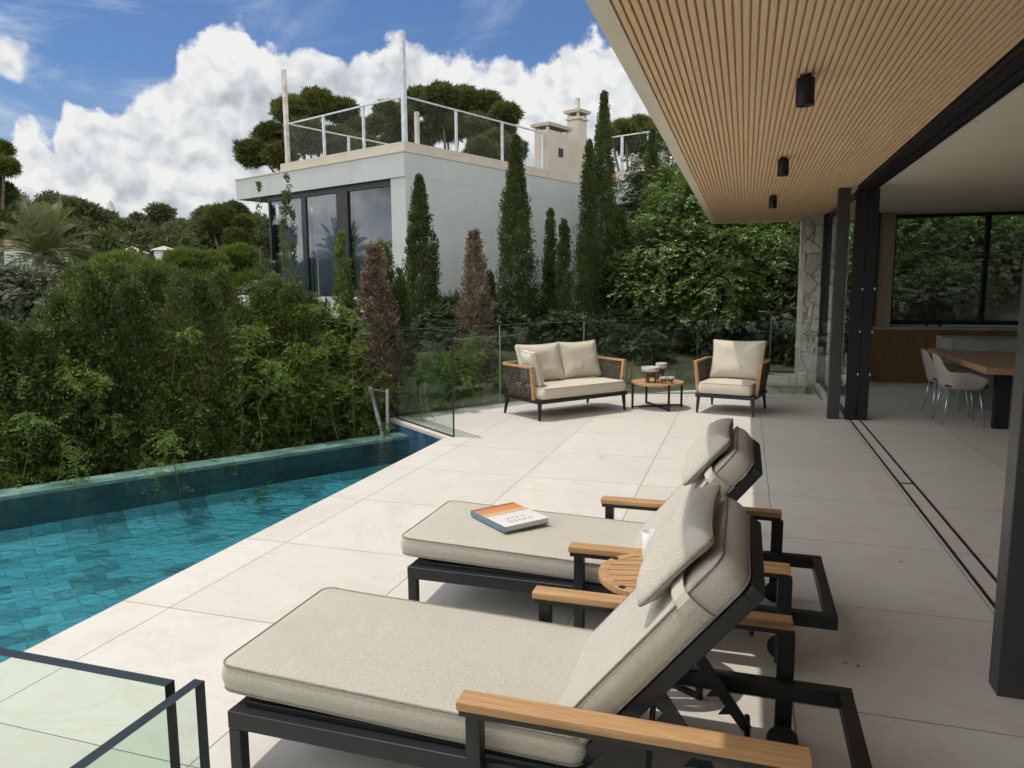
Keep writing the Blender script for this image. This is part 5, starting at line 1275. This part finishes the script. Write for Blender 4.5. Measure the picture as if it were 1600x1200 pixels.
for i in range(34):
    x = er.uniform(1.0, 11); y = 15.6+i*.19+er.uniform(-.3, .3); z = -.2+(y-14.3)*.494; r = er.uniform(.55, .95)
    blobs_tree('one of the alike leafy shrubs covering the slope behind the kitchen', 'shrub', (x, y, z-.1), [(0, 0, r*.9, r), (.6*r, .2, r*.7, r*.8), (-.7*r, 0, r*.7, r*.8)], 1300, .08, ('olivetree', 'broad', 'shade')[i % 3], name='shrub', trunkh=.3, tr=.02, group='leafy shrubs covering the slope behind the kitchen', frond=.18)
# pines ------------------------------------------------------------------------
def pine_meshes(blobs, n, tuft, m, name='crown', nb=7, width=.13, upb=.35):
    bl = np.array(blobs); w = bl[:, 3]**2; w = w/w.sum(); idx = rng.choice(len(bl), size=n, p=w)
    d = unit(rng.normal(size=(n, 3))+np.array([0, 0, .35])); rr_ = rng.uniform(.62, 1.02, n)
    bl = bl.copy(); bl[:, 3] *= .80; lump = 1+.16*np.sin(d[:, 0]*9+idx*1.3)*np.sin(d[:, 1]*8+idx*2.1)+.09*np.sin(d[:, 2]*13+idx)
    O = bl[idx, :3]+d*(bl[idx, 3]*rr_*lump)[:, None]*np.array([1, 1, .72]); V = []
    for k in range(nb):
        D = unit(d*.6+rng.normal(size=(n, 3))*.75+np.array([0, 0, upb])); V.append(leaf_quads(O, D, tuft*rng.uniform(.6, 1.2, n), tuft*width*rng.uniform(.8, 1.3, n)))
    return V
def pine(label, base, blobs, n, tuft, m='pine', group=None, name='stone_pine', nb=7, width=.13, tr=.2, fork=.55, upb=.35):
    t = empty(name, base, 0, label, 'pine tree', group); fo('crown', pine_meshes(blobs, n, tuft, m, nb=nb, width=width, upb=upb), M[m], t)
    bl = np.array(blobs); zc = bl[:, 2].min()*fork; mb = MB(); mb.tube([(0, 0, 0), (.02*zc, 0, zc*.5), (0, .03*zc, zc)], tr, 8, scl=[1.3, 1, .85])
    for x, y, z, r in blobs: mb.tube([(0, .03*zc, zc*.95), (x*.4, y*.4, zc+(z-zc)*.45), (x*.85, y*.85, z-.15*r)], tr*.5, 6, scl=[1.2, .8, .3])
    mb.build('trunk', M['bark'], t); return t
def pinepx(label, D, items, n, tuft, rk=None, **k):
    """items (px,py,rpx)"""
    cx_ = sum(i[0] for i in items)/len(items); b = at_d(cx_, 447, D); b.z = ground_z(b.x, b.y)-.1; out = []
    for j, (px, py, rp) in enumerate(items):
        p = at_d(px, py, D+rp*D/FPX*(.9*math.sin(j*2.1)))-b; out.append((p.x, p.y, p.z, rp*D/FPX))
    return pine(label, b, out, n, tuft, **k)
pinepx('big umbrella pine behind the left end of the roof terrace', 34, [(395, 240, 30), (425, 215, 32), (455, 175, 32), (495, 165, 34), (535, 175, 30), (480, 215, 40), (530, 225, 40), (560, 205, 28), (440, 245, 28), (590, 195, 20), (605, 175, 22), (570, 235, 30)], 20000, .27)
pinepx('big umbrella pine behind the middle of the roof terrace', 38, [(625, 185, 30), (655, 160, 32), (690, 155, 32), (725, 158, 30), (760, 165, 30), (790, 180, 26), (700, 195, 40), (650, 215, 34), (745, 200, 30), (785, 205, 22), (620, 225, 30)], 20000, .29)
pinepx('smaller bright pine behind the roof rail near the chimneys', 30, [(750, 232, 22), (775, 222, 24), (800, 235, 24), (770, 250, 26), (740, 245, 16)], 9000, .24, m='pine')
pinepx('round pine left of the white house above the hedge', 42, [(345, 340, 26), (365, 335, 26), (328, 352, 18), (378, 350, 18), (350, 365, 26), (368, 372, 20)], 14000, .28)
pinepx('pine cut by the left picture edge', 22, [(-25, 250, 36), (0, 235, 18), (12, 262, 16), (-20, 300, 36), (4, 300, 18), (-25, 350, 40), (2, 340, 16)], 12000, .20)
pinepx('pine top behind the rear wing railing', 32, [(975, 205, 18), (1000, 200, 20), (950, 215, 16), (1020, 215, 26), (985, 225, 24)], 5000, .34)
# bright mid-distance pines
for i, (D, items, lab) in enumerate([(15, [(190, 425, 42), (150, 440, 38), (235, 440, 40), (205, 470, 40), (160, 480, 30)], 'bright needled young pine, left one of the row'), (17, [(290, 415, 36), (330, 420, 34), (265, 440, 34), (310, 450, 40)], 'bright needled young pine, middle one of the row'), (18, [(375, 405, 30), (350, 425, 34), (392, 445, 26), (370, 455, 36)], 'bright needled young pine, right one beside the saplings')]):
    pinepx(lab, D, items, 6500, .17, m='candle', group='bright young pines behind the hedge', name='young_pine', width=.14, upb=1.1, tr=.08)
for i, (D, items, m, lab) in enumerate([(13, [(60, 470, 50), (20, 460, 44), (100, 490, 44), (40, 510, 50)], 'olivetree', 'grey green bush beneath the palm'), (13, [(210, 505, 50), (250, 495, 40), (180, 520, 50), (260, 530, 50)], 'olivetree', 'grey olive like bush behind the hedge middle'), (14, [(330, 480, 40), (370, 490, 40), (300, 510, 40), (425, 470, 36)], 'hedge', 'dark bush behind the hedge below the bright pines')]):
    c = items[0]; b = at_d(c[0], 600, D); b.z = ground_z(b.x, b.y)
    bs = [(*(at_d(px, py, D)-b), rp*D/FPX) for px, py, rp in items]
    blobs_tree(lab, 'bush', b, bs, 5000, .06, m, name='bush', trunkh=.8, tr=.04, group='bushes behind the pool hedge', frond=.15)
# palm
def palm():
    b, h = drop(68, 400, 19); t = empty('palm_tree', b, 0, 'date palm with grey green arching fronds above the left hedge', 'palm tree'); Vs = []; mb = MB()
    trunk(t, h, .22, r1=.18, bend=.05)
    top = np.array([0, 0, h])
    for k in range(46):
        a = k*2.39996; e = math.radians(80-100*(k/46)); L = 1.75*random.uniform(.85, 1.1); d = np.array([math.cos(a)*math.cos(e), math.sin(a)*math.cos(e), math.sin(e)])
        n = 34; ts = np.linspace(.12, 1, n); P = top+d*(L*ts)[:, None]-np.array([0, 0, 1])*(L*.55*ts**2.2*max(.25, math.cos(e)))[:, None]
        tg = unit(np.gradient(P, axis=0)); side = unit(np.cross(tg, np.array([0, 0, 1.])+.01)); upv = np.cross(side, tg)
        for s in (-1, 1): Vs.append(leaf_quads(P, unit(side*s*.75+tg*.65+upv*.28+rng.normal(size=P.shape)*.05), .42*np.sin(PI*np.clip(ts*.9+.1, 0, .97))**.5, .030, up=upv))
        mb.tube([tuple(p) for p in P[::5]], .012, 4)
    fo('fronds', Vs, M['palm'], t); mb.build('midribs', M['stem'], t)
palm()
# hillside pines: four crowns reused
protos = []
for q in range(4):
    bl = [(random.uniform(-2, 2), random.uniform(-2, 2), random.uniform(3.8, 6.2), random.uniform(1.1, 1.9)) for _ in range(8)]
    bl += [(random.uniform(-1.5, 1.5), random.uniform(-1.5, 1.5), random.uniform(2., 3.5), 1.7) for _ in range(3)]
    protos.append(bl)
pm = []
for q, bl in enumerate(protos):
    V = np.concatenate(pine_meshes(bl, 1500, .62, 'hillpine', nb=5, width=.22)); k = len(V)//4
    me = np_mesh('crown', V, np.arange(k*4).reshape(k, 4), M['hillpine']); pm.append(me.data); bpy.data.objects.remove(me)
tb = MB(); tb.tube([(0, 0, 0), (.1, 0, 2), (0, .1, 4)], .2, 6, scl=[1.2, 1, .6]); to_ = tb.build('trunk', M['bark']); tmesh = to_.data; bpy.data.objects.remove(to_)
hr = np.random.default_rng(5)
def hill_trees():
    k = 0
    for ring, (D, n, s) in enumerate(((48, 15, .75), (62, 17, .85), (80, 20, 1.0), (102, 23, 1.1), (128, 26, 1.2), (158, 30, 1.3), (190, 34, 1.45))):
        for i in range(n):
            a = math.radians(-86+ (78*(i+hr.uniform(-.35, .35))/n) + ring*1.7); DD = D*hr.uniform(.9, 1.12); x, y = DD*math.sin(a), DD*math.cos(a)
            if math.hypot(x+7, y-20) < 12: continue
            s2 = s*hr.uniform(.8, 1.25)
            t = empty('hillside_pine', (x, y, ground_z(x, y)-.3), hr.random()*6, None, 'pine tree', 'pines covering the far hillside'); t.scale = (s2, s2, s2*hr.uniform(.85, 1.1))
            t['label'] = 'one of the alike dark pines covering the far hillside'
            c = bpy.data.objects.new('crown', pm[k % 4]); COL.objects.link(c); c.parent = t
            tr_ = bpy.data.objects.new('trunk', tmesh); COL.objects.link(tr_); tr_.parent = t; k += 1
hill_trees()
# small far roofs and a tower between the trees
def far_house(px, py, D, w, h, lab, roofc='wallbeige'):
    p = at_d(px, py, D); t = empty('distant_house', (p.x, p.y, p.z-h), math.radians(40), lab, 'house')
    MB().box((-w/2, -w/2, -3), (w/2, w/2, h*.6)).build('wall', M['wallwhite'], t)
    mb = MB(); e = .25; mb.add([(-w/2-e, -w/2-e, h*.6), (w/2+e, -w/2-e, h*.6), (w/2+e, w/2+e, h*.6), (-w/2-e, w/2+e, h*.6), (0, 0, h)], [(0, 1, 4), (1, 2, 4), (2, 3, 4), (3, 0, 4), (3, 2, 1, 0)]); mb.build('roof', M[roofc], t)
M['roof'] = plain('clay_roof_tiles', (.30, .15, .09), .9, 0, .2, 3)
far_house(2, 372, 40, 3.2, 1.2, 'tiled roof among the trees at the left picture edge', 'roof'); far_house(207, 385, 48, 1.6, 1.2, 'small beige roof among trees above the hedge middle'); far_house(256, 384, 50, 1.2, .8, 'small white gabled house among the hillside trees')
tw = empty('distant_tower', at_d(173, 328, 175), 0, 'tiny pale tower poking above the ridge trees', 'tower'); MB().box((-.7, -.7, -14), (.7, .7, .6)).build('shaft', M['wallwhite'], tw); MB().lathe([(.75, .6), (.5, 1.6), (0, 2.4)], 8).build('dome', M['wallbeige'], tw)
pl_ = empty('white_pillar', at_d(382, 463, 11.2), 0, 'small white garden pillar with a flat cap showing above the hedge', 'pillar')
MB().box((-.05, -.05, -2), (.05, .05, -.0205)).build('shaft', M['wallwhite'], pl_); MB().box((-.075, -.075, -.02), (.075, .075, .015)).build('cap', M['wallwhite'], pl_)

# planting behind the camera, seen only as reflections in the glass
bt = empty('hedge_conifer', (-10, -5.2, -1.8), 0, 'dark conifer of the hedge standing behind the viewpoint', 'conifer', 'dark conifers behind the viewpoint')
fo('crown', cypress_crown(4.4, .8, 9000, leaf=.11, profile='round', clump=.25, lump=.25, spread=.5, seedv=3), M['hedge'], bt); trunk(bt, 3.4, .06)
for i in range(1, 12):
    c = copy_tree(bt); c.location = (-10+i*.98, -5.2-.3*(i % 2), -1.8); c.rotation_euler = (0, 0, i*1.3)
bpy.context.view_layer.update()
